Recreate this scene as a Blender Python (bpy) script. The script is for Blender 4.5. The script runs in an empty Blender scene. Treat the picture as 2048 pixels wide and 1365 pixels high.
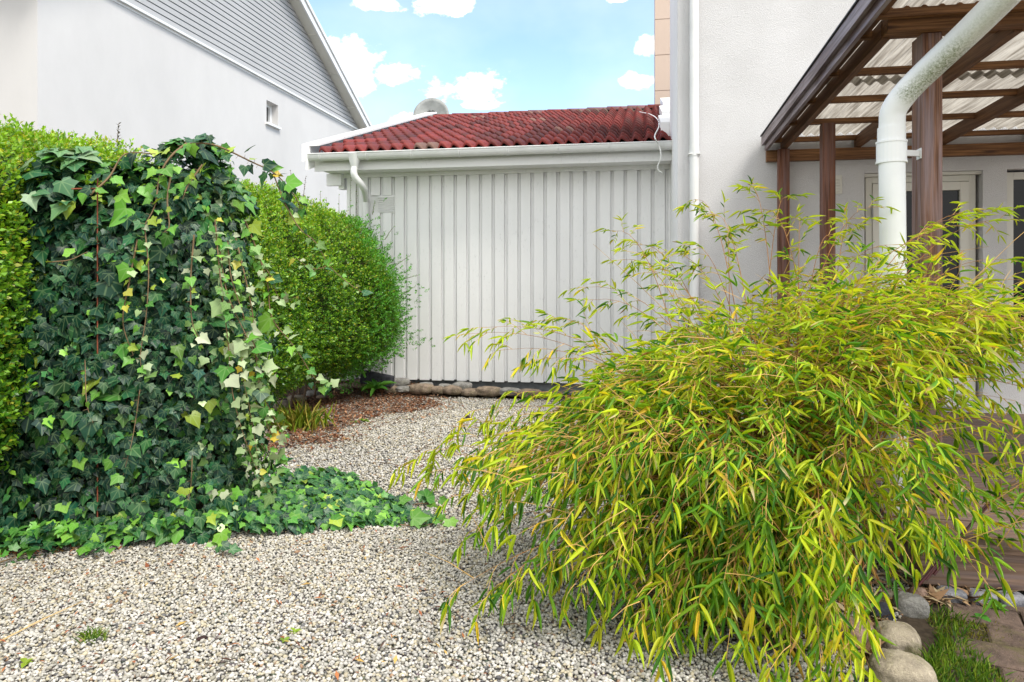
import bpy, bmesh, math, random
import numpy as np
from mathutils import Vector, Matrix
R = math.radians
SC = bpy.context.scene
COL = SC.collection
rng = np.random.default_rng(7)
random.seed(7)

# ------------------------------------------------------------------ camera
F = 1420.0; HOR = 570.0; H = 1.38; TH = math.atan(258.0 / 1420.0)
ct, st = math.cos(TH), math.sin(TH)
cam_d = bpy.data.cameras.new('camera'); cam = bpy.data.objects.new('camera', cam_d); COL.objects.link(cam)
cam_d.sensor_width = 36; cam_d.lens = F / 2048 * 36
cam_d.shift_y = -(682.5 - HOR) / 2048
cam_d.clip_start = 0.05; cam_d.clip_end = 3000
cam.location = (0, 0, H); cam.rotation_euler = (R(90), 0, TH)
SC.camera = cam

# ------------------------------------------------------------------ light
SUN_EL, SUN_DIR = R(56), Vector((0.62, -0.42, 0.0)).normalized()
to_sun = Vector((SUN_DIR.x * math.cos(SUN_EL), SUN_DIR.y * math.cos(SUN_EL), math.sin(SUN_EL)))
sd = bpy.data.lights.new('sun', 'SUN'); sd.energy = 2.1; sd.angle = R(22); sd.color = (1.0, 0.95, 0.88)
so = bpy.data.objects.new('sun', sd); COL.objects.link(so)
so.rotation_euler = to_sun.to_track_quat('Z', 'Y').to_euler(); so.location = (3, -5, 12)
SC.view_settings.view_transform = 'Standard'; SC.view_settings.look = 'None'
SC.view_settings.gamma = 1.0; SC.view_settings.exposure = 1.12

W = bpy.data.worlds.new('World'); SC.world = W; W.use_nodes = True
SKY_STRENGTH = 0.15

def pix_dir(x, y):
    lat = (x - 1024) / F; el = -(y - HOR) / F
    return Vector((lat * ct - st, ct + lat * st, el)).normalized()

def build_world():
    nt = W.node_tree; N = nt.nodes; L = nt.links; N.clear()
    def n(t, **k):
        o = N.new(t)
        for a, b in k.items(): setattr(o, a, b)
        return o
    def m(op, a, b=None, c=None):
        o = n('ShaderNodeMath', operation=op)
        for i, v in enumerate((a, b, c)):
            if v is None: continue
            if isinstance(v, (int, float)): o.inputs[i].default_value = v
            else: L.new(v, o.inputs[i])
        return o.outputs[0]
    sky = n('ShaderNodeTexSky', sky_type='NISHITA'); sky.sun_disc = False
    sky.sun_elevation = SUN_EL; sky.sun_rotation = math.atan2(SUN_DIR.x, SUN_DIR.y)
    sky.air_density = 1.0; sky.dust_density = 0.2; sky.ozone_density = 1.3
    tc = n('ShaderNodeTexCoord'); sp = n('ShaderNodeSeparateXYZ'); L.new(tc.outputs['Generated'], sp.inputs[0])
    az = m('ARCTAN2', sp.outputs[0], sp.outputs[1]); el = m('ARCSINE', sp.outputs[2])
    mp = n('ShaderNodeMapping'); mp.inputs['Scale'].default_value = (1, 1, 1.5); L.new(tc.outputs['Generated'], mp.inputs[0])
    n1 = n('ShaderNodeTexNoise'); n1.inputs['Scale'].default_value = 21; n1.inputs['Detail'].default_value = 8; n1.inputs['Roughness'].default_value = 0.62
    L.new(mp.outputs[0], n1.inputs['Vector'])
    nb = m('MULTIPLY', m('SUBTRACT', n1.outputs[0], 0.5), 3.1)
    clouds = [(690, 125, 70, 55), (650, 95, 60, 30), (792, 146, 50, 24), (945, 178, 105, 32), (885, 12, 80, 26), (750, 5, 50, 18),
              (1298, 90, 32, 36), (1280, 160, 42, 17), (700, 175, 40, 22), (830, 240, 60, 16), (955, 211, 40, 9), (1240, 0, 25, 8), (600, 130, 60, 70)]
    acc = None
    for (x, y, rx, ry) in clouds:
        d = pix_dir(x, y); a0 = math.atan2(d.x, d.y); e0 = math.asin(d.z)
        dx = m('MULTIPLY', m('SUBTRACT', az, a0), F / rx * .92); dy = m('MULTIPLY', m('SUBTRACT', el, e0), F / ry * 1.05)
        v = m('SUBTRACT', 1.0, m('SQRT', m('ADD', m('MULTIPLY', dx, dx), m('MULTIPLY', dy, dy))))
        acc = v if acc is None else m('MAXIMUM', acc, v)
    # unseen cloud cover behind and overhead, added to make the light whiter and softer
    n2 = n('ShaderNodeTexNoise'); n2.inputs['Scale'].default_value = 3.2; n2.inputs['Detail'].default_value = 6
    L.new(mp.outputs[0], n2.inputs['Vector'])
    behind = m('MAXIMUM', m('SUBTRACT', m('MULTIPLY', sp.outputs[1], -1.6), 0.1), m('MULTIPLY', m('SUBTRACT', sp.outputs[2], 0.62), 3.0))
    bg = m('ADD', m('MULTIPLY', m('SUBTRACT', n2.outputs[0], 0.42), 7.0), m('MINIMUM', behind, 0.7))
    bgm = m('MINIMUM', bg, m('MULTIPLY', behind, 4.0))
    acc = m('MAXIMUM', acc, bgm)
    mr = n('ShaderNodeMapRange', interpolation_type='SMOOTHSTEP'); L.new(m('ADD', acc, nb), mr.inputs[0])
    mr.inputs[1].default_value = 0.08; mr.inputs[2].default_value = 0.62
    n3 = n('ShaderNodeTexNoise'); n3.inputs['Scale'].default_value = 7; n3.inputs['Detail'].default_value = 4; L.new(mp.outputs[0], n3.inputs['Vector'])
    veil = m('ADD', 0.01, m('MULTIPLY', m('SUBTRACT', n3.outputs[0], 0.4), 0.35))
    mask = m('MAXIMUM', mr.outputs[0], veil)
    mix = n('ShaderNodeMix', data_type='RGBA'); L.new(mask, mix.inputs[0]); L.new(sky.outputs[0], mix.inputs[6])
    mix.inputs[7].default_value = (6.0, 6.0, 5.95, 1)
    b = n('ShaderNodeBackground'); b.inputs[1].default_value = SKY_STRENGTH; L.new(mix.outputs[2], b.inputs[0])
    o = n('ShaderNodeOutputWorld'); L.new(b.outputs[0], o.inputs[0])
build_world()

# ------------------------------------------------------------------ unprojection (photo pixels -> metres)
def at(x, y, d):
    lat = (x - 1024) / F
    return Vector((d * (lat * ct - st), d * (ct + lat * st), H - d * (y - HOR) / F))
def at_v(x, y, v):
    lat = (x - 1024) / F
    return at(x, y, v / (ct + lat * st))
def at_u(x, y, u):
    lat = (x - 1024) / F
    return at(x, y, u / (lat * ct - st))
def at_g(x, y, z=0.0):
    return at(x, y, F * (H - z) / (y - HOR))

# ------------------------------------------------------------------ materials
MAT = {}
class NT:
    def __init__(s, name):
        s.m = bpy.data.materials.new(name); s.m.use_nodes = True; s.t = s.m.node_tree; s.N = s.t.nodes; s.L = s.t.links
        s.N.clear(); s.out = s.N.new('ShaderNodeOutputMaterial')
        s.p = s.N.new('ShaderNodeBsdfPrincipled'); s.L.new(s.p.outputs[0], s.out.inputs[0])
        s.tc = s.N.new('ShaderNodeTexCoord')
    def set(s, sock, v):
        if isinstance(v, bpy.types.NodeSocket): s.L.new(v, sock)
        else:
            if isinstance(v, tuple) and len(v) == 3 and sock.type == 'RGBA': v = v + (1,)
            sock.default_value = v
    def math(s, op, a, b=0.0, c=0.0, clamp=False):
        o = s.N.new('ShaderNodeMath'); o.operation = op; o.use_clamp = clamp
        for i, v in enumerate((a, b, c)): s.set(o.inputs[i], v)
        return o.outputs[0]
    def map(s, scale=(1, 1, 1), rot=(0, 0, 0), vec=None):
        o = s.N.new('ShaderNodeMapping'); s.L.new(vec or s.tc.outputs['Object'], o.inputs[0])
        o.inputs['Scale'].default_value = scale; o.inputs['Rotation'].default_value = rot; return o.outputs[0]
    def noise(s, scale, detail=4, rough=.55, vec=None, out=0):
        o = s.N.new('ShaderNodeTexNoise'); s.L.new(vec or s.tc.outputs['Object'], o.inputs['Vector'])
        o.inputs['Scale'].default_value = scale; o.inputs['Detail'].default_value = detail; o.inputs['Roughness'].default_value = rough
        return o.outputs[out]
    def voro(s, scale, vec=None, feature='F1'):
        o = s.N.new('ShaderNodeTexVoronoi'); o.feature = feature; s.L.new(vec or s.tc.outputs['Object'], o.inputs['Vector'])
        o.inputs['Scale'].default_value = scale; return o
    def range(s, v, a, b, c=0.0, d=1.0):
        o = s.N.new('ShaderNodeMapRange'); s.set(o.inputs[0], v)
        for i, x in enumerate((a, b, c, d)): o.inputs[i + 1].default_value = x
        return o.outputs[0]
    def mix(s, f, a, b, mode='MIX'):
        o = s.N.new('ShaderNodeMix'); o.data_type = 'RGBA'; o.blend_type = mode
        s.set(o.inputs[0], f); s.set(o.inputs[6], a); s.set(o.inputs[7], b); return o.outputs[2]
    def ramp(s, f, stops):
        o = s.N.new('ShaderNodeValToRGB'); s.set(o.inputs[0], f); e = o.color_ramp.elements
        while len(e) < len(stops): e.new(.5)
        for i, (p, c) in enumerate(stops): e[i].position = p; e[i].color = c + (1,)
        return o.outputs[0]
    def attr(s, name='Col'):
        o = s.N.new('ShaderNodeAttribute'); o.attribute_name = name; return o.outputs[0]
    def bump(s, h, strength=.5, dist=.01, prev=None):
        o = s.N.new('ShaderNodeBump'); s.set(o.inputs['Height'], h); o.inputs['Strength'].default_value = strength; o.inputs['Distance'].default_value = dist
        if prev is not None: s.L.new(prev, o.inputs['Normal'])
        s.L.new(o.outputs[0], s.p.inputs['Normal']); return o.outputs[0]
    def col(s, c): s.set(s.p.inputs['Base Color'], c)
    def rough(s, v): s.set(s.p.inputs['Roughness'], v)
    def spec(s, v): s.set(s.p.inputs['Specular IOR Level'], v)

def mat_stucco():
    t = NT('white_stucco')
    n1 = t.noise(230, 3, .7); v = t.voro(170)
    c = t.mix(t.range(t.noise(1.3, 5), .3, .75), (.64, .635, .635), (.55, .545, .54))
    c = t.mix(t.range(t.noise(60, 2), .6, .8, 0, .35), c, (.42, .41, .40))
    t.col(c); t.rough(.95); t.spec(.15)
    hgt = t.math('ADD', t.math('MULTIPLY', n1, 1.0), t.math('MULTIPLY', v.outputs['Distance'], .8))
    t.bump(hgt, .6, .007); return t.m
def mat_white_smooth(name='white_render', c1=(.575, .563, .548), c2=(.505, .495, .482)):
    t = NT(name)
    st_ = t.noise(.8, 6, .65, t.map((1.0, 1.0, .6)))
    t.col(t.mix(t.range(st_, .35, .8), c1, c2)); t.rough(.85); t.spec(.2)
    t.bump(t.noise(60, 3), .12, .004); return t.m
def mat_white_boards():
    t = NT('white_painted_boards')
    grain = t.noise(9, 5, .6, t.map((9, 9, .5)))
    c = t.mix(t.range(t.noise(1.1, 5, .65, t.map((1, 1, .5))), .35, .8), (.83, .83, .825), (.74, .74, .735))
    c = t.mix(t.math('MULTIPLY', t.range(t.noise(34, 5, .75, t.map((1, 1, .4))), .56, .74, 0, .55), t.range(t.noise(2.2, 3), .42, .62)), c, (.40, .41, .40))
    t.col(c); t.rough(.6); t.spec(.35); t.bump(grain, .12, .004); return t.m
def mat_white_metal():
    t = NT('white_painted_metal')
    c = t.mix(t.range(t.noise(3, 5), .4, .8), (.74, .745, .74), (.62, .63, .61))
    t.col(c); t.rough(.42); t.spec(.45); t.bump(t.noise(25, 3), .05, .002); return t.m
def mat_pvc():
    t = NT('white_plastic_pipe')
    c = t.mix(t.range(t.noise(4, 4), .4, .8), (.80, .81, .80), (.72, .73, .72))
    # algae film on the underside of the sloping pipe (attribute painted on the mesh: where it grows)
    a = t.N.new('ShaderNodeAttribute'); a.attribute_name = 'algae'
    k = t.math('MULTIPLY', a.outputs['Fac'], t.range(t.noise(95, 7, .8), .40, .60))
    c = t.mix(t.math('MULTIPLY', k, .9), c, (.105, .145, .035))
    k2 = t.math('MULTIPLY', a.outputs['Fac'], t.range(t.noise(120, 3, .7), .54, .70, 0, .4))
    c = t.mix(k2, c, (.07, .08, .045))
    t.col(c); t.rough(.38); t.spec(.45); return t.m
def mat_wood(name, axis, dark=(.080, .032, .012), light=(.36, .175, .068), grey=.0, rough=.6):
    t = NT(name)
    s = [34, 34, 34]; s[axis] = 1.3
    v = t.map(tuple(s)); g = t.noise(1.6, 6, .65, v)
    s2 = [70, 70, 70]; s2[axis] = 2.2
    g2 = t.noise(1.5, 4, .6, t.map(tuple(s2)))
    c = t.mix(t.range(g, .28, .72), dark, light)
    c = t.mix(t.range(g2, .42, .66, 0, .8), c, dark)
    kn = t.voro(1.7, t.map(tuple(1.0 if i == axis else 5.0 for i in range(3))))
    c = t.mix(t.range(kn.outputs['Distance'], .05, .16, .75, 0), c, (.03, .012, .008))
    if grey > 0:
        c = t.mix(t.math('MULTIPLY', t.range(t.noise(3.0, 4, .6, t.map(tuple(.5 if i == axis else 11 for i in range(3)))), .40, .62), grey), c, (.34, .285, .31))
    t.col(c); t.rough(rough); t.spec(.3); t.bump(t.math('ADD', g, g2), .35, .004); return t.m
def mat_attr(name, rough=.8, spec=.3, bump=None, mott=0.0):
    t = NT(name); c = t.attr()
    if mott: c = t.mix(t.range(t.noise(38, 4, .65), .35, .75, 0, mott), c, (.035, .03, .028))
    t.col(c); t.rough(rough); t.spec(spec)
    if bump: t.bump(t.noise(bump[0], 4), bump[1], bump[2])
    return t.m
def mat_leaf(name, trans=.35, rough=.45, spec=.4, vein=False, tint=(1.25, 1.2, .5)):
    t = NT(name); c = t.attr()
    if vein:
        uv = t.N.new('ShaderNodeUVMap'); sp = t.N.new('ShaderNodeSeparateXYZ'); t.L.new(uv.outputs[0], sp.inputs[0])
        x, y = sp.outputs[0], sp.outputs[1]; acc = None
        for ang in (0, 38, -38, 95, -95):
            ca, sa = math.cos(R(ang)), math.sin(R(ang))     # direction (sa, ca)
            cr = t.math('ABSOLUTE', t.math('SUBTRACT', t.math('MULTIPLY', x, ca), t.math('MULTIPLY', y, sa)))
            dt = t.math('ADD', t.math('MULTIPLY', x, sa), t.math('MULTIPLY', y, ca))
            w = t.math('MULTIPLY', t.math('GREATER_THAN', dt, 0.0), t.range(cr, .012, .045, 1, 0))
            acc = w if acc is None else t.math('MAXIMUM', acc, w)
        c = t.mix(t.math('MULTIPLY', acc, .5), c, t.mix(.42, c, (.36, .50, .22)))
    t.col(c); t.rough(rough); t.spec(spec)
    tr = t.N.new('ShaderNodeBsdfTranslucent'); t.L.new(t.mix(1.0, c, tint, 'MULTIPLY'), tr.inputs[0])
    mx = t.N.new('ShaderNodeMixShader'); mx.inputs[0].default_value = trans
    t.L.new(t.p.outputs[0], mx.inputs[1]); t.L.new(tr.outputs[0], mx.inputs[2]); t.L.new(mx.outputs[0], t.out.inputs[0]); return t.m
def mat_flat(name, c, rough=.8, spec=.3, var=.25, scale=12, bump=.2):
    t = NT(name); n_ = t.noise(scale, 5)
    t.col(t.mix(t.range(n_, .3, .7), tuple(x * (1 - var) for x in c), tuple(min(1, x * (1 + var)) for x in c)))
    t.rough(rough); t.spec(spec)
    if bump: t.bump(n_, bump, .01)
    return t.m
def mat_stone(name, c1, c2, moss=.0):
    t = NT(name)
    c = t.mix(t.range(t.noise(11, 7, .72), .40, .60), c1, tuple(x * .75 for x in c2)); c = t.mix(t.range(t.noise(70, 4, .7), .56, .68, 0, .6), c, tuple(min(1, x * 1.5) for x in c1))
    c = t.mix(t.range(t.voro(160).outputs['Distance'], .12, .32, .5, 0), c, tuple(x * .35 for x in c1))
    if moss: c = t.mix(t.range(t.noise(7, 5, .7), .50, .66, 0, moss), c, (.13, .125, .035))
    t.col(c); t.rough(.9); t.spec(.2); t.bump(t.math('ADD', t.noise(45, 6, .7), t.math('MULTIPLY', t.noise(190, 3, .7), .6)), .9, .008); return t.m
def mat_ground():
    t = NT('gravel_bed')
    v = t.voro(46); c = t.mix(.35, v.outputs['Color'], (.5, .5, .5))
    g = t.ramp(t.range(v.outputs['Distance'], 0, .75), [(0, (.30, .29, .265)), (.55, (.20, .19, .175)), (1, (.10, .095, .085))])
    t.col(t.mix(.25, g, c, 'OVERLAY')); t.rough(.9); t.spec(.2); t.bump(v.outputs['Distance'], -.9, .012); return t.m
def mat_glass():
    t = NT('dark_window_glass'); t.col((.008, .009, .010)); t.rough(.015); t.spec(.22); return t.m
def mat_sheet():
    t = NT('translucent_corrugated_sheet')
    c = t.mix(t.range(t.noise(5, 5, .6, t.map((11, .35, 1))), .36, .64), (.42, .395, .35), (.17, .15, .125))
    c = t.mix(t.range(t.noise(40, 4, .7), .62, .75, 0, .5), c, (.10, .09, .05))
    t.col(c); t.rough(.35); t.spec(.4)
    tr = t.N.new('ShaderNodeBsdfTranslucent'); t.L.new(c, tr.inputs[0])
    mx = t.N.new('ShaderNodeMixShader'); mx.inputs[0].default_value = .72
    t.L.new(t.p.outputs[0], mx.inputs[1]); t.L.new(tr.outputs[0], mx.inputs[2]); t.L.new(mx.outputs[0], t.out.inputs[0]); return t.m

M = dict(
    stucco=mat_stucco(), render=mat_white_smooth(), rside=mat_white_smooth('white_side_render', (.78, .78, .78), (.72, .72, .72)), render2=mat_white_smooth('white_render_shell', (.80, .80, .805), (.74, .74, .745)),
    boards=mat_white_boards(), wmetal=mat_white_metal(), pvc=mat_pvc(),
    woodx=mat_wood('stained_wood_crosswise', 0), woody=mat_wood('stained_wood_lengthwise', 1, light=(.25, .125, .062)), woodz=mat_wood('stained_wood_upright', 2, dark=(.075, .030, .016), light=(.33, .160, .085), grey=.5),
    woodzr=mat_wood('red_stained_wood_upright', 2, dark=(.055, .020, .010), light=(.28, .105, .048), grey=.2),
    fascia=mat_wood('weathered_wood_fascia', 1, dark=(.05, .028, .026), light=(.19, .12, .115), grey=.75, rough=.42),
    deck=mat_wood('weathered_deck_boards', 0, dark=(.085, .052, .034), light=(.25, .160, .108), grey=.2),
    tile=mat_attr('red_roof_tile', .55, .22, (60, .25, .006), .45),
    siding=mat_white_smooth('grey_painted_siding', (.40, .405, .41), (.35, .355, .36)),
    cream=mat_white_smooth('cream_joinery', (.70, .69, .62), (.62, .61, .55)),
    beige=mat_white_smooth('beige_panel', (.56, .45, .37), (.50, .40, .33)),
    found=mat_flat('grey_foundation', (.17, .18, .19)), dark=mat_flat('black_metal', (.02, .02, .022), .5),
    dish=mat_flat('grey_dish_metal', (.27, .285, .275), .55, .3, .22, 6, .05), cable=mat_flat('white_cable', (.78, .78, .76), .4, .4, .05),
    glass=mat_glass(), sheet=mat_sheet(), ground=mat_ground(),
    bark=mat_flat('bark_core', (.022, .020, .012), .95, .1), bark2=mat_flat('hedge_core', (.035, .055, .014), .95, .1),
    stem=mat_flat('ivy_stem', (.17, .11, .055), .7), culm=mat_flat('bamboo_culm', (.30, .135, .035), .5, .4, .5, 6, 0), culm_dark=mat_flat('maroon_culm', (.07, .016, .018), .4, .4), culm2=mat_flat('orange_twig', (.46, .28, .085), .55, .3, .4, 9, 0),
    twig=mat_flat('hedge_twig', (.12, .08, .05), .8), rust=mat_flat('rusty_rod', (.22, .06, .03), .8),
    bamboo=mat_leaf('bamboo_leaf', .36, .5, .3, tint=(1.15, 1.2, .5)), ivy=mat_leaf('ivy_leaf', .20, .42, .32, True), hedge=mat_leaf('hedge_leaf', .30, .38, .45), grass=mat_leaf('grass_blade', .35, .5, .3),
    gravel=mat_attr('gravel_stones', .8, .3), chips=mat_attr('bark_chips', .9, .15), dry=mat_attr('dry_leaves', .8, .2),
    stone_a=mat_stone('grey_field_stone', (.30, .29, .27), (.20, .19, .18), .25), stone_b=mat_stone('brown_field_stone', (.30, .23, .17), (.17, .13, .10), .3),
    stone_m=mat_stone('mossy_boulder', (.36, .31, .23), (.24, .20, .15), .75), slate=mat_stone('dark_slate', (.060, .062, .075), (.035, .036, .045)), stone_p=mat_stone('pink_granite', (.38, .26, .20), (.26, .18, .14), .1),
    sett=mat_stone('granite_sett', (.26, .26, .28), (.15, .15, .17)), paver=mat_stone('brown_paver', (.15, .105, .083), (.11, .078, .062), .45), soil=mat_flat('dark_soil', (.055, .042, .03), .95, .1, .4, 30, .5),
)

# ------------------------------------------------------------------ object helpers
def tag(o, label=None, cat=None, group=None, kind=None):
    if label: o['label'] = label
    if cat: o['category'] = cat
    if group: o['group'] = group
    if kind: o['kind'] = kind
    return o
def thing(name, label, cat, loc=(0, 0, 0), group=None):
    o = bpy.data.objects.new(name, None); COL.objects.link(o); o.location = loc; o.empty_display_size = .2
    tag(o, label, cat, group); bpy.context.view_layer.update(); return o
def link(name, me, mat, parent=None, smooth=False):
    me.materials.append(mat)
    if smooth: me.polygons.foreach_set('use_smooth', np.ones(len(me.polygons), bool))
    o = bpy.data.objects.new(name, me); COL.objects.link(o)
    if parent is not None:
        o.parent = parent
        loc = Vector((0, 0, 0)); p = parent
        while p is not None: loc += Vector(p.location); p = p.parent
        o.location = -loc if True else loc
    return o
class MB:
    def __init__(s): s.v = []; s.f = []
    def add(s, vs, fs):
        b = len(s.v); s.v.extend([tuple(x) for x in vs]); s.f.extend([tuple(i + b for i in f) for f in fs]); return s
    def box(s, x0, x1, y0, y1, z0, z1):
        vs = [(x0, y0, z0), (x1, y0, z0), (x1, y1, z0), (x0, y1, z0), (x0, y0, z1), (x1, y0, z1), (x1, y1, z1), (x0, y1, z1)]
        return s.add(vs, [(0, 3, 2, 1), (4, 5, 6, 7), (0, 1, 5, 4), (1, 2, 6, 5), (2, 3, 7, 6), (3, 0, 4, 7)])
    def bar(s, a, b, w, h):     # rectangular bar from a to b, w sideways, h in z; a/b are centres
        a = Vector(a); b = Vector(b); d = (b - a).normalized()
        up = Vector((0, 0, 1)) if abs(d.z) < .95 else Vector((0, 1, 0))
        sd_ = d.cross(up).normalized(); up = sd_.cross(d)
        vs = [p + sd_ * (w / 2 * i) + up * (h / 2 * j) for p in (a, b) for i, j in ((-1, -1), (1, -1), (1, 1), (-1, 1))]
        return s.add(vs, [(3, 2, 1, 0), (4, 5, 6, 7), (0, 1, 5, 4), (1, 2, 6, 5), (2, 3, 7, 6), (3, 0, 4, 7)])
    def tube(s, pts, r, n=8, cap=True):
        pts = [Vector(p) for p in pts]; k = len(pts); rr = r if hasattr(r, '__len__') else [r] * k
        ref = None; b = len(s.v)
        for i, p in enumerate(pts):
            d = (pts[min(i + 1, k - 1)] - pts[max(i - 1, 0)])
            d = d.normalized() if d.length > 1e-9 else Vector((0, 0, 1))
            if ref is None: ref = d.orthogonal().normalized()
            ref = (ref - d * ref.dot(d)); ref = ref.normalized() if ref.length > 1e-6 else d.orthogonal().normalized()
            bi = d.cross(ref)
            for j in range(n):
                a = 2 * math.pi * j / n
                s.v.append(tuple(p + ref * (rr[i] * math.cos(a)) + bi * (rr[i] * math.sin(a))))
        for i in range(k - 1):
            for j in range(n):
                s.f.append((b + i * n + j, b + i * n + (j + 1) % n, b + (i + 1) * n + (j + 1) % n, b + (i + 1) * n + j))
        if cap:
            b2 = len(s.v); s.v += s.v[b:b + n]; b3 = len(s.v); s.v += s.v[b + (k - 1) * n:b + k * n]
            s.f.append(tuple(b2 + j for j in reversed(range(n)))); s.f.append(tuple(b3 + j for j in range(n)))
        return s
    def prism(s, poly, axis, a, b):      # polygon in the other two axes, extruded along axis
        def mk(p, q):
            l = [p[0], p[1]]; l.insert(axis, q); return tuple(l)
        n = len(poly); vs = [mk(p, a) for p in poly] + [mk(p, b) for p in poly]
        return s.add(vs, [tuple(range(n)), tuple(range(2 * n - 1, n - 1, -1))] + [(i, i + n, (i + 1) % n + n, (i + 1) % n) for i in range(n)])
    def build(s, name, mat, parent=None, bevel=0, smooth=False):
        me = bpy.data.meshes.new(name); me.from_pydata(s.v, [], s.f)
        bm = bmesh.new(); bm.from_mesh(me); bmesh.ops.recalc_face_normals(bm, faces=bm.faces)
        if bevel: bmesh.ops.bevel(bm, geom=bm.edges[:], offset=bevel, segments=2, affect='EDGES', profile=.6)
        bm.to_mesh(me); bm.free()
        return link(name, me, mat, parent, smooth)
def np_mesh(name, V, Fs, col=None, uv=None):
    me = bpy.data.meshes.new(name); V = np.asarray(V, np.float32)
    me.vertices.add(len(V)); me.vertices.foreach_set('co', V.ravel())
    idx = np.concatenate([f.ravel() for f in Fs]).astype(np.int32)
    tot = np.concatenate([np.full(len(f), f.shape[1], np.int32) for f in Fs])
    me.loops.add(len(idx)); me.loops.foreach_set('vertex_index', idx)
    me.polygons.add(len(tot)); me.polygons.foreach_set('loop_start', np.concatenate([[0], np.cumsum(tot)[:-1]]).astype(np.int32))
    try: me.polygons.foreach_set('loop_total', tot)
    except Exception: pass
    if col is not None:
        a = me.attributes.new('Col', 'FLOAT_COLOR', 'POINT'); c4 = np.ones((len(V), 4), np.float32); c4[:, :3] = col; a.data.foreach_set('color', c4.ravel())
    if uv is not None:
        u = me.uv_layers.new(name='UVMap'); u.data.foreach_set('uv', np.asarray(uv, np.float32)[idx].ravel())
    me.update(calc_edges=True); me.validate(); return me
def scatter(tv, tf, Rm, pos, sc=None):
    """template verts (n,3), faces (m,k); Rm (K,3,3) columns are axes; pos (K,3); sc (K,3)"""
    tv = np.asarray(tv, np.float32); K = len(pos); n = len(tv)
    loc = tv[None] * (np.ones((K, 1, 3), np.float32) if sc is None else np.asarray(sc, np.float32)[:, None, :])
    V = np.einsum('kij,knj->kni', Rm.astype(np.float32), loc) + np.asarray(pos, np.float32)[:, None, :]
    tf = np.asarray(tf); Fc = (tf[None] + (np.arange(K) * n)[:, None, None]).reshape(-1, tf.shape[1])
    return V.reshape(-1, 3), Fc
def unit(a): return a / np.maximum(np.linalg.norm(a, axis=-1, keepdims=True), 1e-9)
def frames(yd, zn):
    y = unit(yd); x = unit(np.cross(y, zn)); z = np.cross(x, y); return np.stack([x, y, z], -1)
def rand_rot(K):
    q = unit(rng.normal(size=(K, 4))); w, x, y, z = q.T
    return np.stack([np.stack([1 - 2 * (y * y + z * z), 2 * (x * y - z * w), 2 * (x * z + y * w)], -1), np.stack([2 * (x * y + z * w), 1 - 2 * (x * x + z * z), 2 * (y * z - x * w)], -1), np.stack([2 * (x * z - y * w), 2 * (y * z + x * w), 1 - 2 * (x * x + y * y)], -1)], 1)
def sines(p, f, seed):
    r = np.random.default_rng(seed); o = 0
    for k in range(6):
        d = unit(r.normal(size=3)); o = o + np.sin((p @ d) * f * (1 + k * .6) + r.uniform(0, 6.3)) / (1 + k * .6)
    return o / 2.2
def catmull(pts, n=8):
    P = [Vector(p) for p in pts]; P = [P[0] * 2 - P[1]] + P + [P[-1] * 2 - P[-2]]; out = []
    for i in range(1, len(P) - 2):
        for k in range(n):
            t = k / n; a, b, c, d = P[i - 1:i + 3]
            out.append(.5 * ((2 * b) + (c - a) * t + (2 * a - 5 * b + 4 * c - d) * t * t + (3 * b - a - 3 * c + d) * t ** 3))
    out.append(P[-2]); return out
def pick(pal, w, K):
    pal = np.array(pal); w = np.array(w, float); return pal[rng.choice(len(pal), K, p=w / w.sum())]
def boulder(name, p, size, mat, seed, label, group=None, rot=0.0, sharp=.10, cat='stone', sub=3):
    bm = bmesh.new(); bmesh.ops.create_icosphere(bm, subdivisions=sub, radius=1); r = np.random.default_rng(seed)
    co = np.array([v.co for v in bm.verts]); co = np.sign(co) * np.abs(co) ** (.5 if cat == 'sett' else .70)
    k = 1 + sharp * sines(co, 1.6, seed) + sharp * .38 * sines(co, 4, seed + 1) + (.030 * sines(co, 8, seed + 2) + .016 * sines(co, 21, seed + 3) if sub > 3 else 0)
    co = co * k[:, None] * np.array(size); ca, sa = math.cos(rot), math.sin(rot)
    co = np.stack([co[:, 0] * ca - co[:, 1] * sa, co[:, 0] * sa + co[:, 1] * ca, co[:, 2]], -1)
    co[:, 2] -= co[:, 2].min()
    for v, c in zip(bm.verts, co): v.co = c
    me = bpy.data.meshes.new(name); bm.to_mesh(me); bm.free(); o = link(name, me, mat, None, True); o.location = p
    tag(o, label, cat, group); return o

# ================================================================== SETTING
g = MB().add([(-600, -300, 0), (600, -300, 0), (600, 900, 0), (-600, 900, 0)], [(0, 1, 2, 3)]).build('ground', M['ground']); tag(g, kind='structure')

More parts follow.
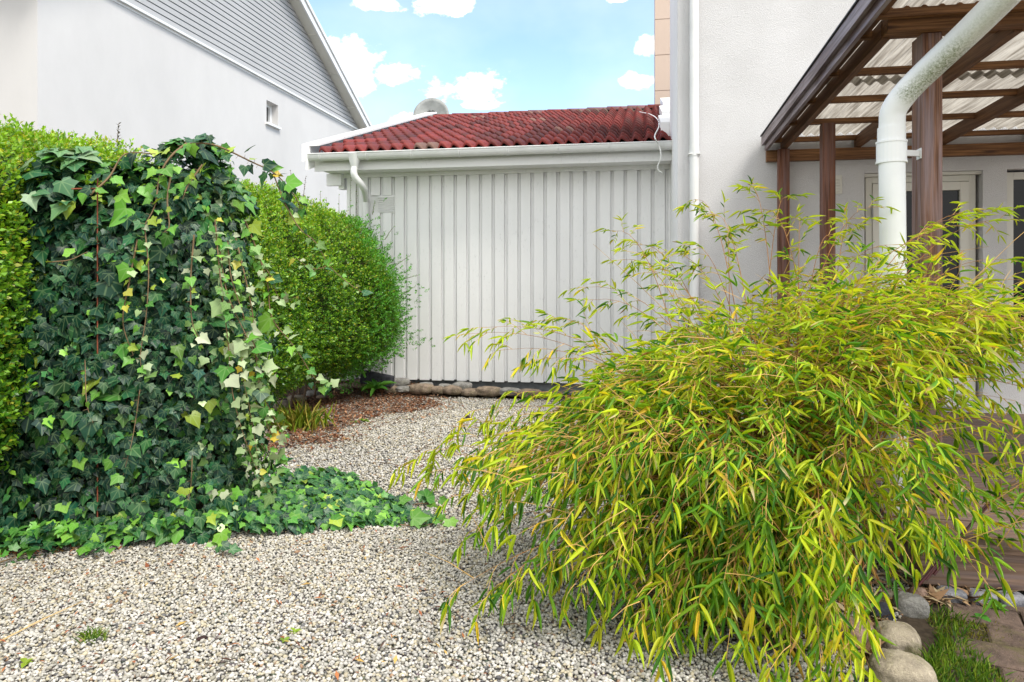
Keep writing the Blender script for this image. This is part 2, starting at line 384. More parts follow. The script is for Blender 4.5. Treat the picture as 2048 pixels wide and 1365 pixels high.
# ------------------------------------------------------------------ neighbour's house
UN = -7.75
def build_neighbour():
    v0 = at_u(75, 300, UN).y; tA = at_u(230, 0, UN); tB = at_u(715, 267, UN); zt = (tA.z + tB.z) / 2
    e0 = at_u(714.6, 254, UN); e1 = at_u(620, 80, UN); k = (e0.z - e1.z) / (e0.y - e1.y)
    v1 = e0.y + .1; vr = (v0 + v1) / 2; zr = e0.z + k * (vr - e0.y)
    roofz = lambda v: zr - abs(k) * abs(v - vr)
    root = thing('neighbour_house', 'large white rendered house with grey clad gable and tiny window behind the hedge', 'house', (UN - 3, v0, 0))
    w = MB()
    # gable wall with the small window opening
    a = at_u(533, 203, UN); b = at_u(556, 250, UN); wy0, wy1, wz0, wz1 = a.y, b.y, at_u(545, 250, UN).z, at_u(545, 206, UN).z
    t = .3
    for (ya, yb, za, zb) in ((v0, wy0, 0, zt), (wy1, v1, 0, zt), (wy0, wy1, 0, wz0), (wy0, wy1, wz1, zt)): w.box(UN - t, UN, ya, yb, za, zb)
    w.box(UN - 9, UN - .002, v0 + .003, v0 + t, 0, roofz(v0) - .05)
    w.box(UN - 9, UN - t - .01, v1 - t, v1, 0, roofz(v1) - .05)
    wall = w.build('wall', M['render'], root)
    fr = MB(); 
    for (ya, yb, za, zb) in ((wy0, wy1, wz0, wz0 + .07), (wy0, wy1, wz1 - .07, wz1), (wy0, wy0 + .09, wz0 + .07, wz1 - .07), (wy1 - .09, wy1, wz0 + .07, wz1 - .07)): fr.box(UN - .22, UN - .14, ya + .002, yb - .002, za, zb)
    win = fr.build('window', M['wmetal'], root)
    MB().box(UN - .20, UN - .19, wy0 + .09, wy1 - .09, wz0 + .07, wz1 - .07).build('pane', M['glass'], win)
    MB().box(UN - .14, UN + .06, wy0 - .05, wy1 + .05, wz0 - .05, wz0 - .003).build('sill', M['wmetal'], win)
    # cladding boards
    s = MB(); z = zt + .09; step = .104
    def vr_at(z_): dv = (zr - z_) / abs(k); return max(v0, vr - dv), min(v1, vr + dv)
    while z < zr - .05:
        z1 = z + step; a0, a1 = vr_at(z); b0, b1 = vr_at(min(z1, zr - .01)); gp = .012
        s.add([(UN + .022, a0, z), (UN + .022, a1, z), (UN + .012, b1, z1 - gp), (UN + .012, b0, z1 - gp), (UN - .03, a0, z), (UN - .03, a1, z), (UN - .03, b1, z1 - gp), (UN - .03, b0, z1 - gp)],
              [(0, 1, 2, 3), (0, 4, 5, 1), (3, 2, 6, 7)]); z = z1
    s.build('gable_cladding', M['siding'], root)
    MB().prism([(v0, zt + .01), (v1, zt + .01), (vr, zr)], 0, UN - t, UN - .035).build('gable_backing', M['dark'], root)
    MB().box(UN - .02, UN + .06, v0, v1, zt + .035, zt + .075).box(UN - .01, UN + .012, v0, v1, zt - .005, zt + .033).build('drip_trim', M['wmetal'], root)
    # verge: soffit and barge board on both slopes
    for sgn, nm in ((1, 'r'), (-1, 'l')):
        ve = (v1 + .35) if sgn > 0 else (v0 - .35)
        zz = roofz(ve)
        so_ = MB(); so_.add([(UN - .05, vr, zr), (UN + .25, vr, zr), (UN + .25, ve, zz), (UN - .05, ve, zz), (UN - .05, vr, zr + .03), (UN + .25, vr, zr + .03), (UN + .25, ve, zz + .03), (UN - .05, ve, zz + .03)],
                [(0, 1, 2, 3), (4, 7, 6, 5), (2, 6, 7, 3), (0, 4, 5, 1), (0, 3, 7, 4), (1, 5, 6, 2)])
        L_ = abs(ve - vr); nrow = int(L_ / 1.15)
        for i in range(1, nrow + 1):
            vv = vr + sgn * (L_ - i * 1.15); z_ = roofz(vv); so_.box(UN, UN + .249, vv - .006, vv + .006, z_ - .012, z_ + .01)
        so_.build('soffit', M['cream'], root)
        MB().add([(UN + .252, vr, zr - .02), (UN + .252, ve, zz - .02), (UN + .252, ve, zz + .14), (UN + .252, vr, zr + .16), (UN + .29, vr, zr - .02), (UN + .29, ve, zz - .02), (UN + .29, ve, zz + .14), (UN + .29, vr, zr + .16)],
                 [(0, 1, 2, 3), (4, 7, 6, 5), (0, 4, 5, 1), (3, 2, 6, 7), (1, 5, 6, 2)]).build('barge_board', M['wmetal'], root)
        MB().add([(UN + .24, vr, zr + .165), (UN + .32, vr, zr + .165), (UN + .32, ve, zz + .145), (UN + .24, ve, zz + .145), (UN + .24, vr, zr + .26), (UN + .32, vr, zr + .26), (UN + .32, ve, zz + .24), (UN + .24, ve, zz + .24)],
                 [(0, 3, 2, 1), (4, 5, 6, 7), (1, 2, 6, 5), (2, 3, 7, 6)]).build('verge_trim', M['wmetal'], root)
        MB().add([(UN - 9.3, vr, zr + .06), (UN + .235, vr, zr + .06), (UN + .235, ve, zz + .05), (UN - 9.3, ve, zz + .05), (UN - 9.3, vr, zr + .24), (UN + .235, vr, zr + .24), (UN + .235, ve, zz + .22), (UN - 9.3, ve, zz + .22)],
                 [(0, 1, 2, 3), (4, 7, 6, 5), (2, 6, 7, 3)]).build('roof', M['found'], root)
    e = at_u(742, 262, UN + .1)
    gt = MB(); yy = v1 + .42; zz = roofz(v1 + .35) + .12
    gt.tube([(UN - 6, yy, zz), (UN + .33, yy, zz)], .075, 12).tube([(UN + .22, yy, zz), (UN + .22, yy + .05, zz - .15), (UN + .22, yy - .2, zz - .3)], .04, 8)
    gt.build('gutter', M['wmetal'], root)
build_neighbour()

# ------------------------------------------------------------------ garage
VG, UGL, UH = 8.70, -3.77, 0.35
ZT0, VE, VR, ZR = 3.00, 8.16, 13.30, 4.62
KR = (ZR - ZT0) / (VR - VE)
roofz = lambda v: ZT0 + KR * (v - VE)
def on_roof(x, y, lift=0.0):
    p = at(x, y, 1.0); d = p - Vector((0, 0, H)); s = (ZT0 + lift - KR * VE - H) / (d.z - KR * d.y); return Vector((0, 0, H)) + d * s
def build_garage():
    root = thing('garage', 'white board clad garage with red tiled roof and half round gutter', 'garage', (-1.7, VG, 0))
    w = MB(); w.box(UGL, 3.0, VG + .012, 17.8, .18, 2.86); w.build('wall', M['boards'], root)
    b = MB(); p = .163; u = UGL + .02; i = 0
    gaps = []
    while u < UH + .9:
        gaps.append(u); u += p
    r = random.Random(3)
    va, vb = at_v(757, 410, VG).x, at_v(789, 410, VG).x; vz0, vz1 = at_v(773, 427, VG).z, at_v(773, 391, VG).z
    for u in gaps:
        wd = .118 + r.uniform(-.006, .006); z0 = .17 + r.uniform(-.004, .004)
        if u + wd > va and u < vb: b.box(u, u + wd, VG - .022, VG + .034, z0, vz0); b.box(u, u + wd, VG - .022, VG + .034, vz1, 2.79)
        else: b.box(u, u + wd, VG - .022, VG + .034, z0, 2.79)
        # tongue beside the raised board
        b.box(u + wd + .012, u + wd + .030, VG + .002, VG + .034, z0 + .01, 2.785)
    b.build('cladding_boards', M['boards'], root, bevel=0)
    MB().box(UGL + .04, UH + .9, VG + .06, 17.7, -.02, .179).build('foundation', M['found'], root)
    v = MB(); v.box(va - .01, vb + .01, VG - .012, VG + .025, vz0 + .002, vz1 - .002)
    nl = 8
    for k in range(nl):
        z = vz0 + .015 + (vz1 - vz0 - .03) * k / nl
        v.add([(va, VG - .014, z), (vb, VG - .014, z), (vb, VG - .032, z + .004), (va, VG - .032, z + .004), (va, VG - .014, z + .02), (vb, VG - .014, z + .02)], [(0, 1, 2, 3), (3, 2, 5, 4), (0, 3, 4), (1, 5, 2)])
    v.build('air_vent', M['boards'], root)
    # eaves
    VF = 8.30; ul = -4.02
    MB().box(ul, UH - .003, VF, VF + .03, 2.80, 2.95).build('fascia_board', M['boards'], root)
    MB().box(ul + .06, UH - .004, VF + .031, VG - .024, 2.815, 2.835).box(UGL - .02, UH - .004, VG - .045, VG - .023, 2.762, 2.814).build('soffit', M['boards'], root)
    MB().box(ul + .02, UGL - .03, VF + .30, VF + .36, 2.66, 2.812).box(ul + .16, UGL - .02, VF + .36, VF + .46, 2.62, 2.81).build('purlin_end', M['boards'], root)
    # barge board and verge flashing on the left gable edge
    def slope_slab(u0, u1, d0, d1, va_, vb_):
        return [(u0, va_, roofz(va_) + d0), (u1, va_, roofz(va_) + d0), (u1, vb_, roofz(vb_) + d0), (u0, vb_, roofz(vb_) + d0), (u0, va_, roofz(va_) + d1), (u1, va_, roofz(va_) + d1), (u1, vb_, roofz(vb_) + d1), (u0, vb_, roofz(vb_) + d1)]
    FB = [(0, 3, 2, 1), (4, 5, 6, 7), (0, 1, 5, 4), (1, 2, 6, 5), (2, 3, 7, 6), (3, 0, 4, 7)]
    MB().add(slope_slab(-4.06, -4.03, -.20, .10, VE - .02, VR), FB).add(slope_slab(-4.09, -4.063, -.09, .12, VE - .06, VR), FB).build('barge_board', M['boards'], root)
    MB().add(slope_slab(-4.028, -3.90, .085, .115, VE + .02, VR), FB).build('verge_flashing', M['wmetal'], root)
    # roof tiles: rows of S-profile
    rows = 15; u0, u1 = -3.89, 0.62; per = .152; ns = 10
    us = np.arange(u0, u1, per / ns); ph = (us - u0) / per * 2 * np.pi
    prof = .040 * (np.sin(ph) + .28 * np.sin(2 * ph + .6))
    V = []; Fq = []; C = []; n = len(us); ex = (VR - VE) / rows
    tid = np.floor((us - u0) / (2 * per)).astype(int)
    for k in range(rows):
        rr = np.random.default_rng(100 + k); ntile = tid.max() + 1
        dz = rr.normal(0, .0035, ntile)[tid]; cj = rr.uniform(.5, 1.5, ntile)[tid]; lich = rr.random(ntile)[tid] < .05
        va_ = VE + k * ex; vb_ = va_ + ex * 1.12
        base = len(V)
        for (vv, off) in ((va_ + .01, -.004), (va_, .022), (va_ + .014, .046), ((va_ + vb_) / 2, .026), (vb_, .002)):
            for i in range(n):
                V.append((us[i], vv + dz[i], roofz(vv) + prof[i] + off + dz[i]))
                c = np.array((.135, .015, .012)) * cj[i]
                if lich[i]: c = c * .6 + np.array((.08, .08, .06))
                C.append(c)
        for q in range(4):
            for i in range(n - 1):
                a = base + q * n + i; Fq.append((a, a + 1, a + n + 1, a + n))
    me = np_mesh('tile_roof', V, [np.array(Fq)], np.array(C)); link('tile_roof', me, M['tile'], root, True)
    MB().add(slope_slab(-3.9, 3, -.10, -.045, VE + .03, VR), FB).add([(-3.9, VR, ZR - .05), (3, VR, ZR - .05), (3, 18.3, 3.0), (-3.9, 18.3, 3.0)], [(0, 1, 2, 3)]).build('roof_deck', M['dark'], root)
    rm = MB(); C = []; u = -3.93; k = 0
    rr = random.Random(5)
    V = []; Fq = []; Cc = []
    while u < .50:
        L_ = .37; r0, r1 = .105, .090; nn = 10; b0 = len(V); lift = rr.uniform(-.006, .006); cj = rr.uniform(.8, 1.25); li = rr.random() < .3
        for (uu, r_) in ((u - .02, r0 - .015), (u - .02, r0), (u + L_, r1)):
            for j in range(nn + 1):
                a = math.pi * j / nn; V.append((uu, VR + r_ * math.cos(a), ZR - .02 + lift + r_ * .85 * math.sin(a)))
                c = np.array((.20, .035, .025)) * cj
                if li: c = c * .55 + np.array((.10, .08, .09))
                Cc.append(c)
        for q in range(2):
            for j in range(nn): a = b0 + q * (nn + 1) + j; Fq.append((a, a + 1, a + nn + 2, a + nn + 1))
        u += L_
    link('ridge_tiles', np_mesh('ridge_tiles', V, [np.array(Fq)], np.array(Cc)), M['tile'], root, True)
    # lapped white flashing beside the house
    fl = MB()
    for (a, b_, ua, h) in ((8.80, 10.1, .235, .13), (10.1, 11.6, .285, .16), (11.6, 13.25, .345, .19)):
        fl.add([(ua, a, roofz(a) + h + .02), (1.2, a, roofz(a) + h + .02), (1.2, b_, roofz(b_) + h), (ua, b_, roofz(b_) + h), (ua, a, roofz(a) - .02), (1.2, a, roofz(a) - .02), (1.2, b_, roofz(b_) - .02), (ua, b_, roofz(b_) - .02)],
               [(0, 1, 2, 3), (0, 4, 5, 1), (3, 7, 4, 0), (1, 5, 6, 2), (2, 6, 7, 3)])
    fl.build('wall_flashing', M['wmetal'], root)
    # gutter (half round, open) with brackets, downpipe
    gv, gz, gr = 8.19, 2.985, .066; ga, gb = -4.03, UH - .004
    gm = MB(); nn = 10; b0 = 0; vs = []; fs = []
    for uu in (ga, gb):
        for j in range(nn + 1):
            a = math.pi + math.pi * j / nn; vs.append((uu, gv + gr * math.cos(a), gz + gr * 1.25 * math.sin(a)))
        for j in range(nn + 1):
            a = math.pi + math.pi * j / nn; vs.append((uu, gv + (gr - .006) * math.cos(a), gz + (gr - .006) * 1.25 * math.sin(a)))
    q = 2 * (nn + 1)
    for j in range(nn):
        fs += [(j, j + 1, q + j + 1, q + j), (nn + 1 + j, q + nn + 1 + j, q + nn + 2 + j, nn + 2 + j)]
    fs += [tuple(range(nn + 1)), tuple(range(q, q + nn + 1))]
    gm.add(vs, fs)
    gm.tube([(ga, gv - gr - .002, gz), (gb, gv - gr - .002, gz)], .0075, 6)
    gt = gm.build('gutter', M['wmetal'], root, smooth=False)
    for px in (642, 735, 824, 919, 1015, 1116, 1218, 1325):
        uu = at_v(px, 315, gv).x; br = MB()
        br.tube([(uu, gv + (gr + .003) * math.cos(a), gz + (gr + .003) * 1.25 * math.sin(a)) for a in [math.pi + math.pi * j / 8 for j in range(9)]], .006, 5)
        br.tube([(uu + .02, gv + (gr + .002) * math.cos(a), gz + (gr + .002) * 1.25 * math.sin(a)) for a in [math.pi + math.pi * j / 8 for j in range(9)]], .004, 5)
        br.build('bracket', M['wmetal'], gt)
    du = at_v(709, 330, gv).x; d2 = at_v(731, 395, VG - .08).x
    dm = MB(); dm.tube([(du, gv - .004, gz - .01), (du, gv - .004, gz - .10), (du, gv, gz - .16)], [.088, .060, .043], 14)
    dm.tube(catmull([(du, gv, gz - .15), (du, gv, gz - .27), (du + .06, gv + .13, gz - .40), (d2, VG - .075, gz - .52), (d2, VG - .075, gz - .62), (d2, VG - .075, 1.6), (d2, VG - .075, .1)], 6), .042, 14)
    dm.build('downpipe', M['wmetal'], root, smooth=True)
    # cable
    P = [on_roof(1278, 224, .05), on_roof(1300, 229, .06), on_roof(1314, 238, .06), on_roof(1318, 252, .07), on_roof(1310, 270, .07), on_roof(1311, 279, .06)]
    P += [at_v(1316, 287, 8.10), at_v(1321, 302, 8.10), at_v(1321, 318, 8.11), at_v(1315, 334, 8.13), at_v(1318, 342, 8.14), at_v(1324, 346, 8.14)]
    c = MB().tube(catmull(P, 6), .007, 6).build('cable', M['cable']); tag(c, 'thin white cable lying over the red tiles and dangling in front of the gutter', 'cable')
build_garage()

def build_dish():
    c = at(862, 231, 14.4)
    root = thing('satellite_dish', 'pale grey satellite dish standing behind the garage ridge', 'satellite dish', (c.x, c.y + .35, 3.6))
    V = []; Fs = []; n = 32; r = .37; nr = 6
    ax = Vector((.12, -1, .25)).normalized(); ux = ax.cross(Vector((0, 0, 1))).normalized(); uy = ux.cross(ax)
    for off in (0, .012):
        for i in range(nr + 1):
            rr = r * i / nr; dp = .10 * ((i / nr) ** 2 - 1)
            for j in range(n):
                a = 2 * math.pi * j / n; V.append(tuple(c + ux * rr * math.cos(a) + uy * rr * 1.06 * math.sin(a) + ax * (dp - off)))
    m = (nr + 1) * n
    for o_ in (0, m):
        for i in range(nr):
            for j in range(n): Fs.append((o_ + i * n + j, o_ + i * n + (j + 1) % n, o_ + (i + 1) * n + (j + 1) % n, o_ + (i + 1) * n + j))
    for j in range(n): Fs.append((nr * n + j, nr * n + (j + 1) % n, m + nr * n + (j + 1) % n, m + nr * n + j))
    MB().add(V, Fs).build('reflector', M['dish'], root, smooth=True)
    a_end = c + ax * .30 - uy * .10
    MB().tube([c - uy * .38 + ax * .0, a_end - uy * .08, a_end], .014, 6).build('feed_arm', M['dish'], root)
    f = MB(); f.tube([a_end, a_end - ax * .10], [.035, .02], 10)
    f.build('receiver', M['dark'], root)
    bl = MB()
    for k in range(7):
        o_ = c + ax * .05 + ux * (-.08 + .022 * k) + uy * (.05 - .012 * (k % 3)); bl.bar(o_ - uy * .05, o_ + uy * (.02 + .02 * (k % 3)), .012, .012)
    bl.build('feed_cluster', M['dark'], root)
    MB().tube([c - ax * .12, c - ax * .30, c - ax * .32 - Vector((0, 0, 1.6))], .025, 8).build('mast', M['wmetal'], root)
build_dish()

# ------------------------------------------------------------------ house on the right
VH = 7.0
door_u0, door_u1, door_z0, door_z1 = at_v(1729, 400, VH).x, at_v(1966, 400, VH).x, .33, 2.405
win_u0, win_u1, win_z0, win_z1 = at_v(2014, 400, VH).x, at_v(2014, 400, VH).x + 1.2, at_v(2030, 706, VH).z, at_v(2030, 338, VH).z
def build_house():
    root = thing('house', 'white stucco house with glazed terrace door behind the pergola', 'house', (3, VH + 2, 0))
    w = MB(); z1 = 6.2; t = .28
    def slab(a, b, za, zb): w.box(a, b, VH, VH + t, za, zb)
    slab(UH, door_u0, 0, z1); slab(door_u0, door_u1, 0, door_z0); slab(door_u0, door_u1, door_z1, z1)
    slab(door_u1, win_u0, 0, z1); slab(win_u0, win_u1, 0, win_z0); slab(win_u0, win_u1, win_z1, z1); slab(win_u1, 7.5, 0, z1)
    w.build('wall', M['stucco'], root)
    MB().box(UH - .006, UH + .25, VH + .02, 8.79, 0, z1 - .01).build('side_wall', M['rside'], root)
    MB().box(UH + .3, 7.4, 8.79, 16, 0, z1 - .01).build('rear_block', M['render2'], root) if False else None
    q = MB(); 
    pu0 = at_v(1310, 100, 13.8).x
    for k in range(9): q.box(pu0, pu0 + .9, 13.8, 14.6, 3.9 + .68 * k - .18, 3.9 + .68 * (k + 1) - .18 - .012)
    q.box(pu0 + .01, pu0 + .85, 13.815, 14.6, 3.0, 9.9)
    q.build('panelled_bay', M['beige'], root)
    MB().box(UH - .02, UH + .02, 8.80, 8.86, 3.9, 4.15).build('wall_fixing', M['dark'], root) if False else None
    MB().box(UH - .02, 7.9, VH - .02, 8.9, z1 + .02, z1 + .18).build('roof', M['found'], root)
    # corner downpipe
    u = at_v(1388.5, 300, VH - .06).x
    d = MB(); d.tube([(u, VH - .055, .05), (u, VH - .055, 2.60)], .043, 16); d.tube([(u, VH - .055, 2.60), (u, VH - .055, 2.70)], .047, 16); d.tube([(u, VH - .055, 2.7), (u, VH - .055, z1)], .043, 16)
    dp = d.build('downpipe', M['wmetal'], root, smooth=False)
    for f_ in dp.data.polygons: f_.use_smooth = len(f_.vertices) == 4
    MB().box(u - .055, u + .055, VH - .10, VH - .002, 2.615, 2.625).build('bracket', M['wmetal'], dp)
    # door
    def frame(a, b, za, zb, wd, y0, y1, mat, par, name, bottom=None):
        m = MB(); bt = wd if bottom is None else bottom
        m.box(a, a + wd, y0, y1, za, zb); m.box(b - wd, b, y0, y1, za, zb); m.box(a + wd, b - wd, y0, y1, zb - wd, zb); m.box(a + wd, b - wd, y0, y1, za, za + bt)
        return m.build(name, mat, par, bevel=.004)
    df = frame(door_u0 + .03, door_u1 - .03, door_z0 + .002, door_z1 - .03, .055, VH + .07, VH + .16, M['cream'], root, 'door')
    MB().box(door_u0 - .001, door_u1 + .001, VH + .03, VH + .20, door_z1 - .028, door_z1 - .002).build('head_trim', M['cream'], df)
    lf = frame(door_u0 + .088, door_u1 - .088, door_z0 + .06, door_z1 - .09, .075, VH + .055, VH + .115, M['cream'], df, 'door_leaf', .14)
    MB().box(door_u0 + .165, door_u1 - .165, VH + .085, VH + .095, door_z0 + .20, door_z1 - .167).build('glass_pane', M['glass'], df)
    for z in (2.05, 1.35, .6): MB().tube([(door_u0 + .082, VH + .05, z - .05), (door_u0 + .082, VH + .05, z + .05)], .009, 8).build('hinge', M['dish'], df)
    MB().box(door_u0 - .03, door_u1 + .03, VH - .08, VH + .07, door_z0 - .035, door_z0 - .003).build('door_sill', M['wmetal'], df)
    wf = frame(win_u0 + .02, win_u1 - .02, win_z0 + .02, win_z1 - .02, .065, VH + .07, VH + .15, M['cream'], root, 'window')
    MB().box(win_u0 + .085, win_u1 - .085, VH + .10, VH + .11, win_z0 + .085, win_z1 - .085).build('glass_pane', M['glass'], wf)
    MB().box(win_u0 - .02, win_u1 + .02, VH - .06, VH + .09, win_z0 - .03, win_z0 + .012).build('window_sill', M['wmetal'], wf)
    # room behind the glass is closed off
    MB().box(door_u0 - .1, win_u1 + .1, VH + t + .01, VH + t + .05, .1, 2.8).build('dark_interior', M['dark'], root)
    c0, c1 = at_v(1683, 370, VH).x, at_v(1650, 370, VH).x; cu = c0 - .17; zc = at_v(1680, 370, VH).z
    v = MB(); v.box(cu, c0, VH - .018, VH - .002, zc - .085, zc + .085)
    for k in range(5): v.box(cu + .02, c0 - .02, VH - .030, VH - .018, zc - .065 + k * .028, zc - .050 + k * .028)
    v.build('air_vent', M['cream'], root)
build_house()

# ------------------------------------------------------------------ pergola
SL = .027
def build_pergola():
    root = thing('pergola', 'brown timber pergola with corrugated clear roof over the deck', 'pergola', (2.5, 5.4, 0))
    zb = lambda v: 2.636 + SL * (VH - v)
    v_front = 3.45; u_end = 4.7
    uL = 1.285
    MB().box(at_v(1533, 315, VH - .05).x, u_end, VH - .075, VH - .003, 2.53, 2.632).build('ledger', M['woodx'], root)
    for u in (uL, 1.93, 2.64, 3.34, 4.05, 4.65):
        r = MB(); a, b = VH - .004, 4.158
        r.add([(u, a, zb(a)), (u + .045, a, zb(a)), (u + .045, b, zb(b)), (u, b, zb(b)), (u, a, zb(a) + .105), (u + .045, a, zb(a) + .105), (u + .045, b, zb(b) + .105), (u, b, zb(b) + .105)],
              [(0, 1, 2, 3), (4, 7, 6, 5), (0, 4, 5, 1), (1, 5, 6, 2), (2, 6, 7, 3), (3, 7, 4, 0)]); r.build('rafter', M['woody'], root)
    for v in (VH - .055, 6.30, 5.65, 5.00, 4.33, 4.03, 3.50):
        z = zb(v) + .066; MB().box(1.14, u_end, v - .022, v + .022, z, z + .043).build('purlin', M['woodx'], root)
    # front beam on the post
    z = 2.725; MB().box(1.288, u_end, 4.06, 4.155, z, z + .147).build('front_beam', M['woodx'], root)
    # posts
    u1 = 1.475
    MB().box(u1, u1 + .10, 4.115, 4.265, .24, z - .003).build('post', M['woodz'], root, bevel=.004)
    MB().box(u1, u1 + .10, 6.22, 6.33, .24, zb(6.3) + .06).build('post', M['woodzr'], root, bevel=.004)
    ub = at_v(1557, 400, 6.85).x; MB().box(ub, ub + .10, 6.86, 6.922, .24, 2.631).build('post', M['woodzr'], root, bevel=.003)
    MB().box(4.3, 4.4, 4.115, 4.265, .24, z - .003).build('post', M['woodz'], root, bevel=.004)
    # fascia boards on the left edge
    def sl(u0, u1_, d0, d1, va, vb):
        zz = lambda v: 2.632 + SL * (VH - v)
        return ([(u0, va, zz(va) + d0), (u1_, va, zz(va) + d0), (u1_, vb, zz(vb) + d0), (u0, vb, zz(vb) + d0), (u0, va, zz(va) + d1), (u1_, va, zz(va) + d1), (u1_, vb, zz(vb) + d1), (u0, vb, zz(vb) + d1)],
                [(0, 1, 2, 3), (4, 7, 6, 5), (0, 4, 5, 1), (1, 5, 6, 2), (2, 6, 7, 3), (3, 7, 4, 0)])
    f = MB().add(*sl(1.135, 1.160, -.005, .075, v_front, VH - .06)); f.build('fascia_board', M['fascia'], root)
    f = MB().add(*sl(1.105, 1.132, .045, .128, v_front, 5.2)).add(*sl(1.105, 1.132, .045, .127, 5.204, VH - .06)); f.build('fascia_board', M['fascia'], root)
    f = MB().add(*sl(1.162, 1.264, .088, .102, v_front + .08, VH - .09)); f.build('edge_board', M['woody'], root)
    f = MB().add(*sl(1.095, 1.20, .131, .139, v_front, VH - .05)); f.build('edge_flashing', M['dark'], root)
    # corrugated sheets
    def sheet(ua, ub, va, vb, lift):
        us = np.arange(ua, ub, .0095); V = []; Fq = []; n = len(us)
        vs = np.linspace(va, vb, 8)
        for k, vv in enumerate(vs):
            for u_ in us: V.append((u_, vv, zb(vv) + .125 + lift + .014 * math.sin(u_ / .085 * 2 * math.pi)))
        for k in range(len(vs) - 1):
            for i in range(n - 1): a = k * n + i; Fq.append((a, a + 1, a + n + 1, a + n))
        link('corrugated_sheet', np_mesh('corrugated_sheet', V, [np.array(Fq)]), M['sheet'], root, True)
    for i, (a, b) in enumerate(((1.15, 2.05), (1.98, 2.88), (2.81, 3.71), (3.64, 4.7))):
        sheet(a, b, v_front, 5.4, .006 * (i % 2)); sheet(a, b, 5.25, VH - .02, .010 + .006 * (i % 2))
    # gutter at the front and its thick sloping downpipe
    gz = 2.78
    gm = MB(); gm.tube([(1.1, v_front - .06, gz), (u_end, v_front - .06, gz)], .06, 12); gm.build('gutter', M['wmetal'], root)
    # downpipe
    a = at(1786, 520, 3.62); top = at(2024, -22, 3.02)
    x, y = a.x, a.y; r = .0615
    pts = catmull([(x + .010, y, .05), (x + .004, y, 1.0), (x - .004, y, 1.9), at(1783, 290, 3.63), at(1784, 252, 3.63)], 5)
    e = catmull([at(1784, 252, 3.63), at(1787, 222, 3.62), at(1808, 190, 3.58), at(1846, 150, 3.50), at(1935, 66, 3.26), top], 7)
    full = [Vector(p) for p in pts[:-1]] + [Vector(p) for p in e]
    m = MB().tube(full, r, 28)
    dp = m.build('downpipe', M['pvc'], root, smooth=True)
    at_ = dp.data.attributes.new('algae', 'FLOAT', 'POINT'); vals = []
    axis_a, axis_b = at(1808, 190, 3.58), top; ax = (axis_b - axis_a).normalized(); L_ = (axis_b - axis_a).length
    for v in dp.data.vertices:
        s = (v.co - axis_a).dot(ax); cpt = axis_a + ax * s; o_ = (v.co - cpt); under = (-o_.z / r)
        k = max(0, min(1, (under + .35) / .7)) * max(0, min(1, (s + .01) / .05)) * (1 if s < L_ * .45 else max(.3, 1 - (s - L_ * .45) / (L_ * .3))) if s > -.03 else 0
        vals.append(k)
    at_.data.foreach_set('value', vals)
    sl_ = MB(); z0, z1 = at(1785, 283, 3.63).z, at(1785, 256, 3.63).z; cx, cy = at(1783, 270, 3.63).x, at(1783, 270, 3.63).y
    sl_.tube([(cx, cy, z0), (cx, cy, z1)], r + .004, 24); s_o = sl_.build('pipe_sleeve', M['pvc'], dp, smooth=False)
    cl = MB(); zc0, zc1 = at(1785, 326, 3.63).z, at(1785, 285, 3.63).z
    cl.tube([(cx, cy, zc0), (cx, cy, zc1)], r + .009, 24); cl.tube([(cx, cy, zc0 - .004), (cx, cy, zc0 + .006)], r + .012, 24).tube([(cx, cy, zc1 - .006), (cx, cy, zc1 + .004)], r + .012, 24)
    cl.bar((cx + r * .9, cy + .02, (zc0 + zc1) / 2 + .0), (u1 - .002, 4.15, (zc0 + zc1) / 2 + .03), .02, .03)
    cl.box(u1 - .006, u1 - .001, 4.12, 4.18, (zc0 + zc1) / 2 - .0, (zc0 + zc1) / 2 + .055)
    c_o = cl.build('pipe_clamp', M['pvc'], dp)
    for o in (s_o, c_o):
        for f_ in o.data.polygons: f_.use_smooth = len(f_.vertices) == 4 and False
build_pergola()

# ------------------------------------------------------------------ deck
ZD = .24
def build_deck():
    root = thing('wooden_deck', 'weathered plank deck under the pergola with a board front', 'deck', (2.5, 5.0, 0))
    v = 3.40; m = MB(); r = random.Random(2); i = 0
    while v < VH - .02:
        w = .113 + r.uniform(-.003, .003); m.box(1.20 + r.uniform(-.006, .006), 5.2, v, min(v + w, VH - .01), ZD - .028 + r.uniform(-.001, .001), ZD + r.uniform(-.003, .003)); v += w + .011
    m.build('deck_boards', M['deck'], root, bevel=.003)
    MB().box(1.22, 5.2, 3.425, 3.455, .052, ZD - .032).build('front_board', M['deck'], root, bevel=.003)
    MB().box(1.22, 1.25, 3.457, VH - .02, .052, ZD - .032).build('side_board', M['deck'], root, bevel=.003)
    MB().box(1.3, 5.1, 3.6, VH - .1, 0.004, .05).build('base_beam', M['soil'], root)
build_deck()
#__PART2__
# ================================================================== GROUND COVER
def in_poly(P, poly):
    x, y = P[:, 0], P[:, 1]; c = np.zeros(len(P), bool); n = len(poly)
    for i in range(n):
        x0, y0 = poly[i]; x1, y1 = poly[(i + 1) % n]
        k = ((y0 > y) != (y1 > y)) & (x < (x1 - x0) * (y - y0) / (y1 - y0 + 1e-12) + x0); c ^= k
    return c
def gpoly(px): return [tuple(at_g(x, y)[:2]) for x, y in px]
MULCH = gpoly([(505, 915), (560, 830), (600, 800), (690, 772), (780, 768), (832, 790), (888, 812), (838, 826), (772, 832), (716, 850), (664, 868), (700, 882), (640, 892), (570, 898)])
IVYFOOT = [(-3.6, 2.9), (-2.75, 3.25), (-2.2, 3.6), (-1.3, 3.95), (-2.2, 4.4), (-3.6, 4.2)]
BED = gpoly([(1290, 1260), (1500, 1300), (1720, 1330), (1790, 1240), (1870, 1170), (1700, 1080), (1450, 1060), (1300, 1120)])
